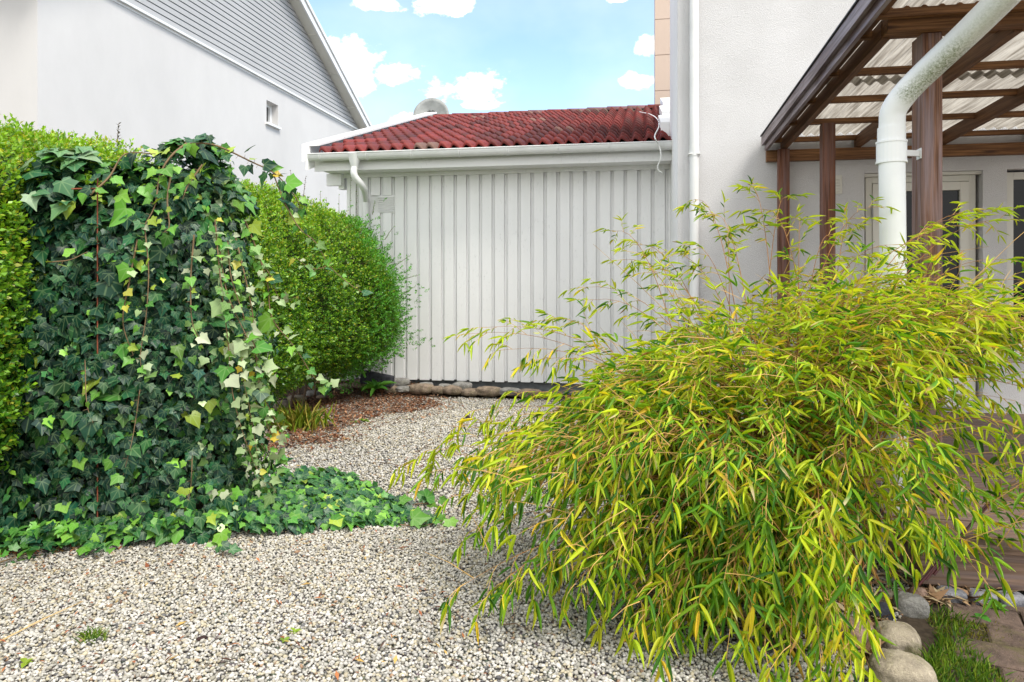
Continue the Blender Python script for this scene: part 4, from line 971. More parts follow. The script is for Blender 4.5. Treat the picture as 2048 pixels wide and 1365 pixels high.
# ------------------------------------------------------------------ ivy
def build_ivy():
    root = thing('ivy', 'dark green ivy mound draped over a trellis and trailing over the gravel', 'ivy', (-2.7, 3.6, 0))
    plan = catmull([(-3.45, 3.32, 0), (-3.16, 3.24, 0), (-2.92, 3.30, 0), (-2.64, 3.42, 0), (-2.44, 3.58, 0), (-2.31, 3.84, 0), (-2.40, 4.12, 0), (-2.7, 4.25, 0)], 8)
    pl = np.array([p[:2] for p in plan]); seg = np.r_[0, np.cumsum(np.linalg.norm(np.diff(pl, axis=0), axis=1))]; LT = seg[-1]
    ytop = np.array([(-60, 330), (60, 316), (110, 322), (160, 345), (205, 356), (255, 340), (300, 300), (340, 284), (400, 282), (450, 302), (490, 335), (510, 370), (530, 430)], float)
    def top_z(u, v):
        d = -u * st + v * ct; x = 1024 + F * (u * ct + v * st) / d; y = np.interp(x, ytop[:, 0], ytop[:, 1]); return H - d * (y - HOR) / F - .03
    def surf(s, t):
        """s along the plan (0..LT), t height fraction (0..1), >1 = over the top"""
        u = np.interp(s, seg, pl[:, 0]); v = np.interp(s, seg, pl[:, 1]); e = .02
        tu = np.interp(s + e, seg, pl[:, 0]) - np.interp(s - e, seg, pl[:, 0]); tv_ = np.interp(s + e, seg, pl[:, 1]) - np.interp(s - e, seg, pl[:, 1])
        N = unit(np.stack([tv_, -tu, np.zeros_like(tu)], -1)); top = top_z(u, v)
        tt = np.minimum(t, 1.0); ov = np.maximum(t - 1.0, 0)
        z = top * tt; flare = np.clip((s - LT * .42) / (LT * .2), 0, 1); prof = np.where(t < .16, (.16 - t) * .9, 0) + flare * .13 * np.clip(1 - t / .55, 0, 1) ** 1.6 + .05 * np.sin(np.clip(t, 0, 1) * 3.1) - .16 * np.clip((t - .82) / .18, 0, 1) ** 2
        inset = ov * .55
        P = np.stack([u, v, z], -1) + N * (prof - inset)[:, None]; P[:, 2] += -.5 * ov * ov * .6
        N2 = unit(N * (1 - np.clip((t - .82) / .3, 0, .85))[:, None] + np.array((0, 0, 1.0)) * (np.clip((t - .78) / .3, 0, 1) + .10)[:, None])
        P = P + N2 * (.055 * sines(P, 5.5, 31) + .03 * sines(P, 13, 32))[:, None]
        return P, N2
    # stem mass behind the leaves
    ns, nt = 60, 34; S, T = np.meshgrid(np.linspace(0, LT, ns), np.linspace(0, 1.7, nt), indexing='ij'); P, N = surf(S.ravel(), T.ravel()); P = P - N * .19; P[:, 2] = np.maximum(P[:, 2], .0)
    Fq = [(i * nt + j, (i + 1) * nt + j, (i + 1) * nt + j + 1, i * nt + j + 1) for i in range(ns - 1) for j in range(nt - 1)]
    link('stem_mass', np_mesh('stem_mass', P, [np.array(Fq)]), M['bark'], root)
    fo = Foliage(); st_mb = MB()
    dark = [(.007, .040, .021), (.010, .054, .027), (.014, .072, .027), (.008, .034, .024), (.026, .105, .028)]; yng = [(.10, .27, .030), (.16, .34, .04), (.06, .20, .03), (.27, .37, .04)]; pale = [(.22, .32, .13), (.30, .38, .20), (.14, .25, .07), (.36, .40, .26)]; yel = [(.50, .36, .03), (.42, .40, .05)]
    def leaves(P, N, size, cols, roll=.7, tilt=.38, down=(0, 0, -1.0), lift=.02):
        K = len(P)
        if K == 0: return
        zn = unit(N + rng.normal(0, tilt, (K, 3)) + np.array((0, 0, .32))); dn = np.tile(np.array(down, float), (K, 1)) + rng.normal(0, roll, (K, 3)) * .6
        yd = dn - zn * np.sum(dn * zn, 1, keepdims=True); kind = rng.integers(0, NIV, K); Rm = frames(yd, zn)
        for k in range(NIV):
            q = kind == k; tv, tf, uv = IVYT[k]; sz = size[q]; fo.add(tv, tf, Rm[q], P[q] + zn[q] * lift, np.stack([sz * rng.uniform(.85, 1.1, q.sum()), sz, sz], -1), cols[q], uv)
    # main face
    K = 9800; s = rng.uniform(0, LT * .97, K); t = rng.uniform(.02, 1.0, K); P, N = surf(s, t)
    dep = rng.random(K) * .14; P = P - N * dep[:, None]; size = np.exp(rng.normal(math.log(.047), .33, K)) * np.where(t > .75, 1.12, 1)
    hole = sines(P, 6.0, 41) + .6 * sines(P, 15, 42); keep = hole > -1.7
    rightness = np.clip((s - LT * .52) / (LT * .2), 0, 1)
    cols = pick(dark, [3, 3, 3, 2, 2], K); a = rng.random(K); mk = a < .08 + .22 * rightness; cols[mk] = pick(yng, [3, 2, 3, 1], mk.sum()); mk = (a > .80 + .13 * (1 - rightness)) & (rightness > .1); cols[mk] = pick(pale, [2, 2, 3, 1], mk.sum())
    size = size * (1 - .38 * rightness); cols = cols * np.exp(rng.normal(0, .38, (K, 1)))
    leaves(P[keep], N[keep], size[keep], cols[keep])
    # top: bigger shiny leaves
    K = 620; s = rng.uniform(0, LT * .86, K); t = rng.uniform(.90, 1.35, K); P, N = surf(s, t); size = np.exp(rng.normal(math.log(.060), .32, K)); cols = pick(dark + yng, [2, 3, 4, 1, 4, 3, 1, 3, .6], K) * rng.uniform(.8, 1.4, (K, 1))
    leaves(P + N * .02, N, size, cols, roll=1.0, tilt=.5, lift=.03)
    K = 46; s = rng.uniform(LT * .08, LT * .27, K); t = rng.uniform(.88, 1.08, K); P, N = surf(s, t); leaves(P + N * .05, N, rng.uniform(.075, .105, K), pick([(.05, .15, .06), (.10, .22, .08), (.20, .30, .17)], [2, 3, 2], K), roll=1.0, tilt=.4, lift=.03)
    # carpet at the foot and the tongue running out over the gravel
    TONG = [(-3.55, 2.98), (-3.2, 3.02), (-2.9, 3.18), (-2.55, 3.30), (-2.2, 3.47), (-1.85, 3.62), (-1.5, 3.80), (-1.15, 3.93), (-1.2, 4.02), (-1.6, 4.28), (-2.05, 4.6), (-2.3, 4.5), (-2.5, 4.0), (-3.0, 3.6)]
    Q = rng.uniform((-3.6, 2.8), (-1.0, 4.7), (9000, 2)); Q = Q[in_poly(Q, TONG)][:2300]; K = len(Q); fade = np.clip((-1.25 - Q[:, 0]) / 1.0, 0, 1)
    hz = (.03 + .12 * fade) * (.45 + .55 * rng.random(K)) ; P = np.c_[Q, hz]; away = unit(np.c_[Q[:, 0] + 2.9, Q[:, 1] - 4.3, np.zeros(K)])
    N = unit(np.c_[away[:, :2] * .35, np.full(K, 1.0)] + np.array((.05, -.25, 0))); cols = pick(dark + yng, [1, 2, 4, 1, 6, 4, 1.5, 5, .5], K) * rng.uniform(.85, 1.4, (K, 1))
    zn = unit(N + rng.normal(0, .30, (K, 3))); dn = away + rng.normal(0, .5, (K, 3)) + np.array((0, 0, -.3)); yd = dn - zn * np.sum(dn * zn, 1, keepdims=True); Rm = frames(yd, zn); kind = rng.integers(0, NIV, K); size = np.exp(rng.normal(math.log(.050), .25, K))
    for k in range(NIV):
        q = kind == k; tv, tf, uv = IVYT[k]; fo.add(tv, tf, Rm[q], P[q], np.stack([size[q]] * 3, -1), cols[q], uv)
    # vines: stems with leaves, given as photo points and their distance
    def vine(pts, r, nleaf, sz, pal, w, drop=.012, start=.0):
        cp = [at(x, y, d) for x, y, d in pts]; cp = [p if i in (0,) else p + Vector(rng.normal(0, .012, 3)) for i, p in enumerate(cp)]; c = catmull(cp, 8); L_ = len(c); st_mb.tube(c, [r * (1 - .6 * i / (L_ - 1)) for i in range(L_)], 5)
        idx = np.linspace(start * (L_ - 1), L_ - 1.001, nleaf); P = []; Y = []
        for i, q in enumerate(idx):
            a = int(q); p = Vector(c[a]).lerp(Vector(c[min(a + 1, L_ - 1)]), q - a); d = (Vector(c[min(a + 1, L_ - 1)]) - Vector(c[a])).normalized()
            sd_ = d.cross(Vector((ct * 0 + st, -ct, .2))).normalized() * (1 if i % 2 else -1); P.append(p + sd_ * sz * .35 + Vector((0, -.01, 0))); Y.append(sd_ * .8 + d * .5 + Vector((0, 0, -.6)))
            st_mb.tube([p, P[-1]], .0012, 3, False)
        P = np.array(P); Y = np.array(Y) + rng.normal(0, .35, (nleaf, 3)); zn = unit(np.array((st * .8, -ct * .8, .65)) + rng.normal(0, .45, (nleaf, 3))); zn[:, :2] += 0; yd = Y - zn * np.sum(Y * zn, 1, keepdims=True)
        size = sz * np.exp(rng.normal(-.08, .34, nleaf)); P = P + rng.normal(0, sz * .22, P.shape); cl = pick(pal, w, nleaf) * rng.uniform(.8, 1.25, (nleaf, 1)); Rv = frames(yd, zn); kd = rng.integers(0, NIV, nleaf)
        for k in range(NIV):
            q = kd == k; tv, tf, uv = IVYT[k]; fo.add(tv, tf, Rv[q], P[q], np.stack([size[q]] * 3, -1), cl[q], uv)
    mix_, wm = pale + yng + yel + dark[2:3], [4, 4, 4, 3, 2.5, 2, 2.5, 1.0, .4, .5, 2]
    vine([(372, 288, 4.0), (430, 292, 4.0), (500, 322, 4.05), (552, 352, 4.1), (590, 400, 4.15), (604, 440, 4.2)], .006, 34, .062, dark + yng, [2, 2, 2, 1, 3, 2, 1, 2, 1])
    vine([(548, 352, 4.1), (572, 410, 4.1), (604, 452, 4.1), (632, 490, 4.12), (664, 534, 4.14), (700, 572, 4.15), (728, 592, 4.15)], .004, 17, .042, mix_, wm)
    vine([(664, 526, 4.14), (640, 538, 4.13), (612, 538, 4.12), (592, 515, 4.1)], .003, 9, .042, mix_, wm)
    vine([(490, 440, 4.0), (512, 500, 3.98), (528, 570, 3.97), (556, 640, 3.98), (590, 700, 4.0), (632, 758, 4.05), (664, 776, 4.08)], .0045, 40, .046, mix_, wm)
    vine([(470, 470, 3.98), (488, 540, 3.95), (505, 620, 3.93), (512, 700, 3.92), (528, 780, 3.92), (560, 850, 3.95), (575, 862, 3.97)], .0045, 44, .042, mix_, wm)
    vine([(455, 480, 3.96), (470, 560, 3.9), (478, 650, 3.88), (486, 740, 3.86), (500, 820, 3.86), (520, 900, 3.86)], .004, 46, .040, mix_, wm)
    vine([(440, 500, 3.95), (462, 590, 3.88), (490, 660, 3.88), (520, 730, 3.9), (552, 745, 3.92)], .004, 30, .040, mix_, wm)
    vine([(520, 520, 4.0), (545, 560, 4.0), (560, 600, 4.0), (588, 590, 4.0)], .003, 16, .040, mix_, wm)
    vine([(470, 640, 3.9), (500, 690, 3.9), (520, 760, 3.9), (530, 840, 3.92), (545, 900, 3.95), (570, 930, 3.98)], .004, 40, .040, mix_, wm)
    vine([(430, 440, 3.95), (448, 560, 3.86), (452, 680, 3.84), (470, 800, 3.82), (510, 930, 3.84), (555, 985, 3.9)], .004, 48, .042, mix_, wm)
    vine([(372, 288, 3.96), (340, 320, 3.88), (326, 352, 3.84), (306, 410, 3.78), (290, 450, 3.75)], .0075, 16, .06, dark + yng, [2, 2, 2, 1, 3, 3, 2, 2, 1])
    vine([(345, 332, 3.86), (338, 400, 3.80), (340, 450, 3.77), (330, 470, 3.76)], .006, 10, .05, yng, [1, 1, 1, 1])
    vine([(405, 330, 3.92), (372, 372, 3.86), (360, 400, 3.82)], .006, 8, .05, yng + dark[:2], [1, 1, 1, 1, 1, 1])
    vine([(388, 470, 3.83), (386, 560, 3.79), (380, 640, 3.77), (402, 676, 3.77)], .005, 14, .05, yng + pale, [1] * 8, start=.2)
    vine([(275, 480, 3.76), (262, 560, 3.73), (252, 640, 3.72), (262, 710, 3.72)], .005, 16, .045, yng + pale + yel, [2, 2, 2, 2, 1, 1, 1, 0, .5, .5])
    vine([(290, 460, 3.77), (296, 540, 3.74), (282, 620, 3.72), (284, 720, 3.71), (296, 760, 3.71)], .004, 24, .042, yng + pale, [2, 2, 2, 2, 2, 2, 2, 1])
    vine([(97, 525, 3.62), (140, 522, 3.64), (176, 508, 3.66)], .004, 4, .045, yng, [1] * 4)
    vine([(180, 390, 3.70), (215, 345, 3.78), (258, 315, 3.85), (300, 304, 3.9)], .007, 10, .055, dark + yng[:1], [1] * 6)
    vine([(170, 720, 3.60), (172, 800, 3.56), (180, 850, 3.54)], .003, 9, .045, dark + yng, [1] * 9)
    vine([(280, 780, 3.64), (264, 870, 3.6), (245, 945, 3.57)], .003, 10, .045, yng + dark, [1] * 9)
    vine([(385, 900, 3.66), (380, 980, 3.62), (375, 1020, 3.60)], .003, 9, .045, yng + dark, [1] * 9)
    # runners over the gravel
    for pts in ([(420, 1070, 3.80), (455, 1090, 3.72), (440, 1112, 3.62)], [(800, 1050, 4.02), (850, 1048, 4.05), (898, 1044, 4.12)], [(640, 990, 4.45), (700, 985, 4.5), (760, 972, 4.7)], [(0, 1100, 3.60), (80, 1085, 3.70), (160, 1075, 3.80), (230, 1062, 3.9)], [(0, 1125, 3.48), (40, 1110, 3.55), (110, 1095, 3.64)], [(800, 1010, 4.35), (850, 1005, 4.4), (870, 998, 4.45)]):
        P2 = []
        for x, y, d in pts: g_ = at_g(x, y, .03); P2.append((x, y, -g_.x * st + g_.y * ct))
        vine(P2, .004, 12, .062, dark[2:] + yng, [1, 1, 2, 3, 2, 3, 1])
    # leaves at the left foot on the gravel
    Q = np.array([at_g(random.uniform(-30, 235), 1062 + random.random() * 46, .04) for _ in range(70)]); K = len(Q); leaves(Q, np.tile(np.array((0, -.3, 1.0)), (K, 1)), rng.uniform(.045, .07, K), pick(yng + dark[2:], [3, 1, 3, .6, 2, 1, 3], K), roll=1.2, tilt=.3, down=(.2, -1, -.2))
    st_mb.build('stems', M['stem'], root, smooth=True)
    fo.build('leaves', M['ivy'], root, True)
build_ivy()
# rusty trellis rods that carry the ivy
tr = MB(); a, b, c = at(153, 378, 3.72), at(203, 377, 3.76), at(195, 352, 3.755)
tr.tube([a - (b - a) * .2, b], .0035, 6).tube([c, Vector((c.x, c.y, .0))], .0035, 6).tube([Vector((a.x - .3, a.y - .15 + .2, 0)), Vector((a.x - .3, a.y + .05, 1.8))], .0035, 6)
for z in (1.3, .8, .3): tr.tube([(a.x - .3, a.y + .05, z), (-2.35, 3.85, z)], .0035, 6)
tag(tr.build('trellis', M['rust']), 'rusty thin steel rod trellis poking out of the ivy top', 'trellis')

# ------------------------------------------------------------------ bamboo
def build_bamboo():
    base = at(1560, 1182, 3.3); bx, by = base.x, base.y
    root = thing('bamboo', 'large yellow green bamboo clump with drooping leaves in front of the deck', 'bamboo', (bx, by, 0))
    fo = Foliage(); cu = MB(); tw = MB(); dk = MB()
    LP = {k: [] for k in range(3)}
    green = [(.095, .245, .012), (.155, .325, .014), (.225, .395, .016), (.045, .150, .012)]; ygr = [(.37, .49, .015), (.46, .54, .018), (.54, .56, .03)]; yel = [(.64, .52, .022), (.66, .44, .03)]
    recs = []
    def leaf(p, d, L_, yb):
        recs.append((tuple(p), tuple(d), L_, yb))
    def twig(p, d, L_, yb, nl=None, droop=.5):
        """a side twig from p along d, ending in a fan of drooping leaves"""
        d = d.normalized(); pts = [p]; q = Vector(p); dd = Vector(d); n = 4
        for k in range(n):
            q = q + dd * (L_ / n); dd = (dd + Vector((0, 0, -droop * .28)) + Vector(rng.normal(0, .10, 3))).normalized(); pts.append(Vector(q))
        tw.tube(pts, [.0016, .0014, .0012, .001, .0007], 3, False)
        for i in range(1, n + 1):
            m = 1 if i < n else (nl or random.choice((2, 3, 3)))
            for j in range(m):
                sd_ = dd.cross(Vector((0, 0, 1))); sd_ = sd_.normalized() if sd_.length > .05 else Vector((1, 0, 0)); s_ = (1 if (i + j) % 2 else -1) * random.uniform(.2, .9)
                ld = (dd * random.uniform(.45, 1.0) + sd_ * s_ + Vector((0, 0, -random.uniform(-.25, 1.0) * (.25 + droop)))).normalized()
                leaf(pts[i], ld, random.uniform(.048, .096) * (1.15 if i == n else .85) * (1.12 - .30 * min(1, max(0, (pts[i].z - .5) / .9))), yb)
    def culm(b, tip, rise, nb, yb, r0=.0045, mb=None, leafstart=.35, lt=(.12, .30), droop=.5):
        b = Vector(b); tip = Vector(tip); mid = b * .55 + tip * .45; ctrl = Vector((mid.x, mid.y, max(b.z, tip.z) * .85 + rise)); n = 14; pts = []
        for i in range(n + 1):
            t = i / n; pts.append(b * (1 - t) ** 2 + ctrl * 2 * t * (1 - t) + tip * t * t)
        (mb or cu).tube(pts, [r0 * (1 - .8 * i / n) for i in range(n + 1)], 5)
        out = Vector((tip.x - b.x, tip.y - b.y, 0)); out = out.normalized() if out.length > .01 else Vector((1, 0, 0))
        for k in range(nb):
            t = leafstart + (1 - leafstart) * (k + random.random()) / nb; i = min(int(t * n), n - 1); p = pts[i].lerp(pts[i + 1], t * n - i); d = (pts[i + 1] - pts[i]).normalized()
            a = random.uniform(0, 6.28); o1 = d.orthogonal().normalized(); o2 = d.cross(o1); side = o1 * math.cos(a) + o2 * math.sin(a)
            twig(p, d * .75 + side * .8 + out * .25, random.uniform(*lt) * (1.1 - .4 * t), yb, droop=droop)
        twig(pts[-1], (pts[-1] - pts[-2]), .10, yb, 3, droop)
    # culms fill an uneven dome: a = sideways, b = away from the camera, measured from the root
    ZA = np.array([(-1.62, .48), (-1.35, .60), (-1.1, .75), (-.8, .95), (-.45, 1.18), (0, 1.41), (.4, 1.42), (.8, 1.34), (1.1, 1.16), (1.3, .94)])
    ZI = np.array([(-1.6, .46), (-1.25, .38), (-.9, .32), (-.5, .18), (-.05, .10), (.2, .34), (.5, .68), (.9, .86), (1.3, .88)])
    def world(a, b): return bx + a * ct - b * st, by + a * st + b * ct
    n = 0
    while n < 300:
        a = random.uniform(-1.45, 1.15); b = random.uniform(-.95, .75); ea = a / 1.45 if a < 0 else a / 1.15; eb = b / .95 if b < 0 else b / .75
        e = ea * ea + eb * eb
        if e > 1: continue
        zt = float(np.interp(a, ZA[:, 0], ZA[:, 1])); zi = float(np.interp(a, ZI[:, 0], ZI[:, 1])); zt = zi + (zt - zi) * math.sqrt(1 - eb * eb) ** .8
        q = random.random(); z = zi + (zt - zi) * (random.uniform(.80, 1.03) if q < .66 else random.uniform(.05, .85)); n += 1
        x, y = world(a, b); c0 = (bx + random.gauss(0, .17), by + random.gauss(0, .14), 0)
        culm(c0, (x, y, z), .16 + .30 * e, 12, .12 + .50 * (z / 1.5) + random.uniform(-.15, .25), droop=.12 + .75 * e * (1.2 - z / 1.6))
    # outer low skirt towards the gravel
    for i in range(34):
        a = random.uniform(-1.0, .0); b = -math.sqrt(max(0, 1 - (a / 1.35) ** 2)) * random.uniform(.5, .88); z = random.uniform(.10, .50); x, y = world(a, b)
        culm((bx + random.gauss(0, .15), by + random.gauss(0, .12), 0), (x, y, z), .40, 9, .25 + random.uniform(-.1, .35), droop=.95, leafstart=.45)
    # single culms whose tips stand clear of the mass (photo point, distance)
    for (x, y, d, yb) in [(940, 668, 3.6, .6), (975, 655, 3.7, .6), (1010, 700, 3.6, .6), (1075, 720, 3.5, .6), (1100, 640, 3.8, .5), (1170, 575, 3.8, .55), (1185, 600, 3.7, .55), (1230, 462, 3.9, .6), (1250, 520, 3.8, .6), (1275, 490, 3.9, .6), (1300, 545, 3.7, .6), (1330, 505, 3.8, .6),
                          (1395, 400, 3.9, .6), (1430, 430, 3.8, .6), (1455, 470, 3.7, .6), (1380, 490, 3.7, .6), (1505, 378, 3.7, .7), (1535, 420, 3.6, .6), (1570, 395, 3.7, .6), (1600, 440, 3.6, .6), (1660, 470, 3.5, .6), (1700, 450, 3.6, .6), (1745, 415, 3.5, .6), (1785, 490, 3.3, .6), (1850, 520, 3.4, .7), (1905, 440, 3.3, .8), (1940, 450, 3.2, .8), (1965, 420, 3.3, .7), (2010, 440, 3.4, .7), (2000, 520, 3.3, .7), (2035, 560, 3.3, .6), (1980, 620, 3.4, .6),
                          (2040, 700, 3.4, .4), (2020, 800, 3.4, .4), (1985, 880, 3.2, .4), (2015, 945, 3.1, .4), (1950, 930, 3.0, .4), (1925, 1005, 2.95, .4), (1890, 1050, 2.9, .4), (1975, 1000, 3.0, .4), (1900, 940, 2.9, .4), (820, 925, 3.6, .55), (865, 900, 3.5, .6), (905, 880, 3.5, .6), (930, 850, 3.6, .6), (880, 940, 3.4, .5), (960, 820, 3.6, .6), (920, 990, 3.2, .4), (950, 1060, 3.0, .3), (1020, 790, 3.6, .6), (985, 1010, 3.1, .3)]:
        t = at(x, y, d); culm((bx + random.gauss(0, .16), by + random.gauss(0, .12), 0), t, .28, 7 if y < 620 else 9, yb, r0=.0036, leafstart=.55, lt=(.06, .18), droop=.25 if y < 700 else .9)
    # lower front sprays reaching over the gravel and the boulders
    for (x, y, d, yb) in [(930, 1190, 2.75, .35), (975, 1215, 2.7, .3), (1040, 1180, 2.75, .3), (1095, 1150, 2.75, .3), (1150, 1190, 2.7, .3), (1210, 1170, 2.75, .3), (1260, 1220, 2.6, .4), (1290, 1250, 2.55, .5), (1330, 1230, 2.6, .4), (1400, 1210, 2.6, .4), (1450, 1180, 2.6, .4), (1500, 1240, 2.5, .5), (1560, 1260, 2.45, .5), (1620, 1290, 2.4, .5), (1670, 1300, 2.35, .5), (1700, 1260, 2.45, .4), (1600, 1200, 2.5, .5), (1740, 1180, 2.55, .5), (1800, 1110, 2.7, .4), (1850, 1070, 2.8, .4), (1955, 1165, 2.65, .3), (1660, 1240, 2.4, .6), (1530, 1300, 2.4, .5), (1640, 1330, 2.3, .5), (1700, 1335, 2.3, .6), (1580, 1340, 2.3, .6), (1350, 1290, 2.45, .5), (1460, 1280, 2.45, .5)]:
        t = at(x, y - 22, d); culm((bx + random.gauss(0, .14), by + random.gauss(0, .1) - .05, 0), t, .45, 10, yb, r0=.0036, leafstart=.5, lt=(.10, .2), droop=1.1)
    # bare, thin side twigs that show all through the clump
    for i in range(380):
        a = random.gauss(-.1, .62); b = random.gauss(-.25, .38)
        if abs(a) > 1.4: continue
        z = random.uniform(.25, 1.0) * float(np.interp(a, ZA[:, 0], ZA[:, 1])) + .04; x, y = world(a, b); p = Vector((x, y, z)); d = Vector((x - bx, y - by, 0)); d = (d.normalized() if d.length > .05 else Vector((0, -1, 0))) + Vector(rng.normal(0, .5, 3)) + Vector((0, 0, .5))
        L_ = random.uniform(.08, .26); tw.tube([p, p + d * L_ * .5, p + d * L_ + Vector((0, 0, -.02))], [.0018, .0013, .0006], 3, False)
    # three dark maroon culms leaning out over the deck
    for (a, c_) in (((1836, 1172, 3.02), (2002, 985, 3.1)), ((1852, 1160, 3.05), (1985, 1000, 3.15)), ((1868, 1150, 3.1), (1972, 1010, 3.2))):
        A, B = at(*a), at(*c_); A.z = max(A.z, .0); dk.tube([A, A.lerp(B, .5) + Vector((0, 0, .01)), B], [.006, .005, .004], 6)
        for k in range(4): twig(A.lerp(B, .35 + .2 * k), Vector((.6, random.uniform(-.6, .2), .3)), .16, .3)
        for k in range(4): twig(B, Vector((random.uniform(-.3, .9), random.uniform(-.6, .4), .3)), .26, .3)
    # assemble leaves
    Pn = np.array([r_[0] for r_ in recs]); Dn = unit(np.array([r_[1] for r_ in recs])); Ln = np.array([r_[2] for r_ in recs]); Yb = np.array([r_[3] for r_ in recs]); K = len(recs)
    ok = (Pn[:, 2] > .02) & ~((Pn[:, 1] > 6.9)); Pn, Dn, Ln, Yb = Pn[ok], Dn[ok], Ln[ok], Yb[ok]; K = len(Pn)
    print('bamboo leaves', K)
    a = np.clip(Yb + .06 + rng.normal(0, .28, K), 0, 1); cols = pick(green, [3, 3, 2, 2], K); m_ = a > .48; cols[m_] = pick(ygr, [3, 3, 1.5], m_.sum()); m_ = rng.random(K) < .055; cols[m_] = pick(yel, [3, 1], m_.sum()); cols = cols * rng.uniform(.8, 1.2, (K, 1))
    tipw = np.where(rng.random(K) < .45, rng.uniform(.80, .93, K), 2.0); m_ = rng.random(K) < .04; tipw[m_] = rng.uniform(.3, .6, m_.sum()); tipc = pick([(.60, .50, .28), (.42, .24, .06), (.24, .11, .03)], [3, 2, .7], K)
    up = np.array((.12, -.35, .8)) + rng.normal(0, .55, (K, 3)); Rm = frames(Dn, up); kind = rng.integers(0, 3, K); wd = Ln * rng.uniform(.105, .145, K)
    for k in range(3):
        q = kind == k; tv, tf = BAM[k]; fo.add(tv, tf, Rm[q], Pn[q], np.stack([wd[q], Ln[q], Ln[q]], -1), cols[q], None, (tipw[q], tipc[q]))
    cu.build('culms', M['culm'], root, smooth=True); tw.build('twigs', M['culm2'], root); dk.build('bare_culms', M['culm_dark'], root, smooth=True)
    fo.build('leaves', M['bamboo'], root, True)
build_bamboo()

# ------------------------------------------------------------------ grass and weeds
def blades(name, label, cat, P, h, pal, kind=None, lean=.35, wmul=1.0):
    K = len(P); tv, tf = strip_leaf([0, .35, .7, 1.0], [.5, .45, .3, 0], .25, .2); dirv = unit(np.c_[rng.normal(0, lean, (K, 2)), np.ones(K)]); f = Foliage()
    f.add(tv, tf, frames(dirv, rng.normal(0, 1, (K, 3))), P, np.stack([.0042 * wmul * np.ones(K), h, h], -1), pick(pal, [1] * len(pal), K) * rng.uniform(.75, 1.25, (K, 1)))
    o = f.build(name, M['grass'], None); tag(o, label, cat, kind=kind); return o
GR = [(.10, .21, .02), (.16, .27, .025), (.24, .31, .04), (.07, .16, .02)]
def pts_in(px, n, z=0):
    poly = gpoly(px); a = np.array(poly); Q = rng.uniform(a.min(0), a.max(0), (n * 8, 2)); Q = Q[in_poly(Q, poly)][:n]; return np.c_[Q, np.full(len(Q), z)]
P = np.concatenate([pts_in([(1862, 1400), (1850, 1330), (1880, 1285), (1925, 1280), (1950, 1320), (2000, 1352), (2030, 1420), (1950, 1430)], 900), pts_in([(1790, 1420), (1860, 1310), (1900, 1420)], 300), pts_in([(1850, 1230), (1900, 1225), (1960, 1260), (1880, 1300)], 160)])
blades('grass', 'short green grass growing beside the boulder and pavers', 'grass', P, rng.uniform(.02, .07, len(P)), GR, 'stuff')
Pm = np.concatenate([pts_in([(1855, 1240), (1985, 1235), (2040, 1290), (1960, 1330), (1880, 1290)], 1500), pts_in([(1990, 1320), (2060, 1310), (2060, 1380), (2000, 1370)], 700)])
blades('moss', 'olive moss between the brown pavers', 'moss', Pm, rng.uniform(.012, .028, len(Pm)), [(.13, .14, .02), (.20, .18, .03), (.09, .11, .02)], 'stuff', .8, 1.3)
c = at_g(600, 858); K = 210; P = np.c_[c.x + rng.normal(0, .11, K), c.y + rng.normal(0, .09, K), np.zeros(K)]
blades('grass_tuft', 'spreading tuft of yellow green grass on the mulch by the ivy', 'grass', P, rng.uniform(.12, .34, K), [(.26, .38, .03), (.40, .44, .05), (.18, .32, .03), (.46, .40, .08)], None, .55, .55)
c = at_g(622, 835); K = 70; P = np.c_[c.x + rng.normal(0, .03, K), c.y + rng.normal(0, .03, K), np.zeros(K)]
c = at_g(183, 1284); K = 60; P = np.c_[c.x + rng.normal(0, .030, K), c.y + rng.normal(0, .018, K), np.full(K, .01)]
blades('grass_tuft', 'tiny green grass tuft sprouting alone from the front gravel', 'grass', P, rng.uniform(.03, .06, K), GR, None, .9, .6)
def weed(px, n, L_, wd, pal, label, cat='weed', name='weed', elev=.5):
    c = at_g(*px); c = at_v(px[0], px[1], 8.2) if c.y > 8.3 else c; tv, tf = strip_leaf([0, .2, .5, .8, 1.0], [.12, .34, .5, .36, .05], .35, .3); ph = np.arange(n) * 2.4 + rng.uniform(0, .5, n); d = np.c_[np.cos(ph), np.sin(ph), rng.uniform(.1, elev * 2, n)]; f = Foliage()
    l = L_ * rng.uniform(.6, 1.15, n); f.add(tv, tf, frames(d, np.tile((0, 0, 1.0), (n, 1)) + rng.normal(0, .2, (n, 3))), np.tile((c.x, c.y, c.z + .012), (n, 1)), np.stack([l * wd, l, l], -1), pick(pal, [1] * len(pal), n) * rng.uniform(.8, 1.2, (n, 1)))
    tag(f.build(name, M['grass'], None), label, cat)
weed((752, 781), 16, .24, .26, [(.06, .20, .03), (.09, .25, .03)], 'bright green rosette of lobed weed leaves before the slate block', elev=.75)
weed((728, 846), 9, .07, .4, [(.15, .27, .03), (.11, .22, .03)], 'small green seedling on the gravel edge, right of the two', name='seedling')
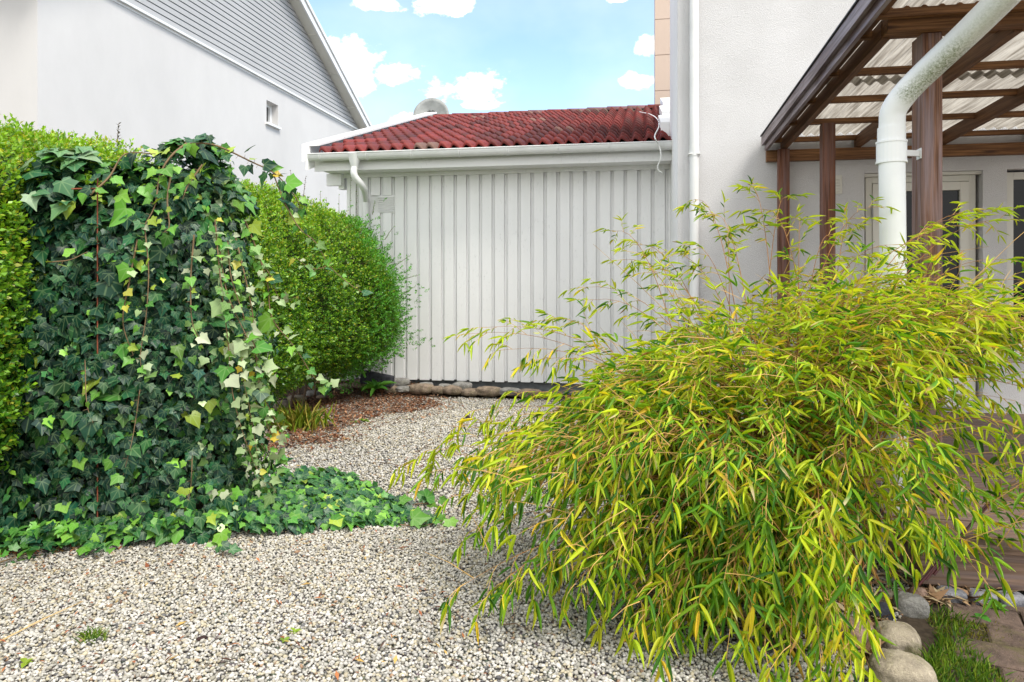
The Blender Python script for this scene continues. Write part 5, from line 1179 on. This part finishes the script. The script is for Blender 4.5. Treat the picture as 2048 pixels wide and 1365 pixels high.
weed((708, 849), 7, .05, .4, [(.15, .27, .03), (.10, .20, .03)], 'small green seedling at the edge of the mulch, left one', name='seedling')
weed((1958, 1243), 5, .065, .75, [(.07, .24, .03)], 'broad leaved green weed between two brown pavers', elev=.25)
weed((1998, 1226), 10, .05, .35, [(.10, .25, .03)], 'tiny ferny weed between the pavers near the deck', elev=.8)
weed((52, 1335), 4, .035, .6, [(.24, .34, .03)], 'two leaved bright green sprout low in the front gravel', name='sprout')
weed((590, 1272), 5, .03, .6, [(.24, .36, .03)], 'bright green sprout in the gravel left of the bamboo', name='sprout')
weed((568, 1290), 4, .025, .6, [(.18, .28, .03)], 'smaller dull green sprout below the bright one in the gravel', name='sprout')
# single blades of grass by the pavers, straw and bark scraps
f = MB(); a, b = at_g(-6, 1286, .02), at_g(166, 1203, .02); f.tube([a, (a + b) / 2 + Vector((0, 0, .006)), b], [.0035, .003, .0015], 5)
tag(f.build('straw', mat_flat('straw', (.50, .36, .17), .6, .3, .15, 8, 0)), 'long tan dry stalk lying on the gravel at the left edge', 'straw')
for (x, y, s, lab) in ((403, 1287, .02, 'dark bark scrap lying in the front gravel'), (660, 856, .035, 'dark bark scrap at the edge of the mulch'), (935, 838, .035, 'dark scrap on the gravel near the garage')):
    p = at_g(x, y, 0); boulder('bark_scrap', (p.x, p.y, .012), (s, s * .6, s * .35), mat_flat('bark_scrap', (.03, .014, .012), .8), int(x), lab, None, x, .2, 'bark', 2)
tw = MB()
for (p, q) in (((760, 925), (838, 945)), ((835, 905), (868, 885)), ((620, 1045), (720, 1052)), ((1000, 1250), (1060, 1262))):
    a, b = at_g(*p, .02), at_g(*q, .02); o = MB().tube([a, (a + b) / 2 + Vector((0, .01, .012)), b], [.003, .0025, .0015], 5).build('fallen_twig', M['twig'])
    tag(o, {760: 'dark thin twig lying on the middle of the gravel', 835: 'short dark twig on the gravel nearer the garage', 620: 'thin twig lying along the edge of the trailing ivy', 1000: 'thin twig on gravel under the bamboo leaf tips'}[p[0]], 'twig', 'fallen twigs on the gravel')
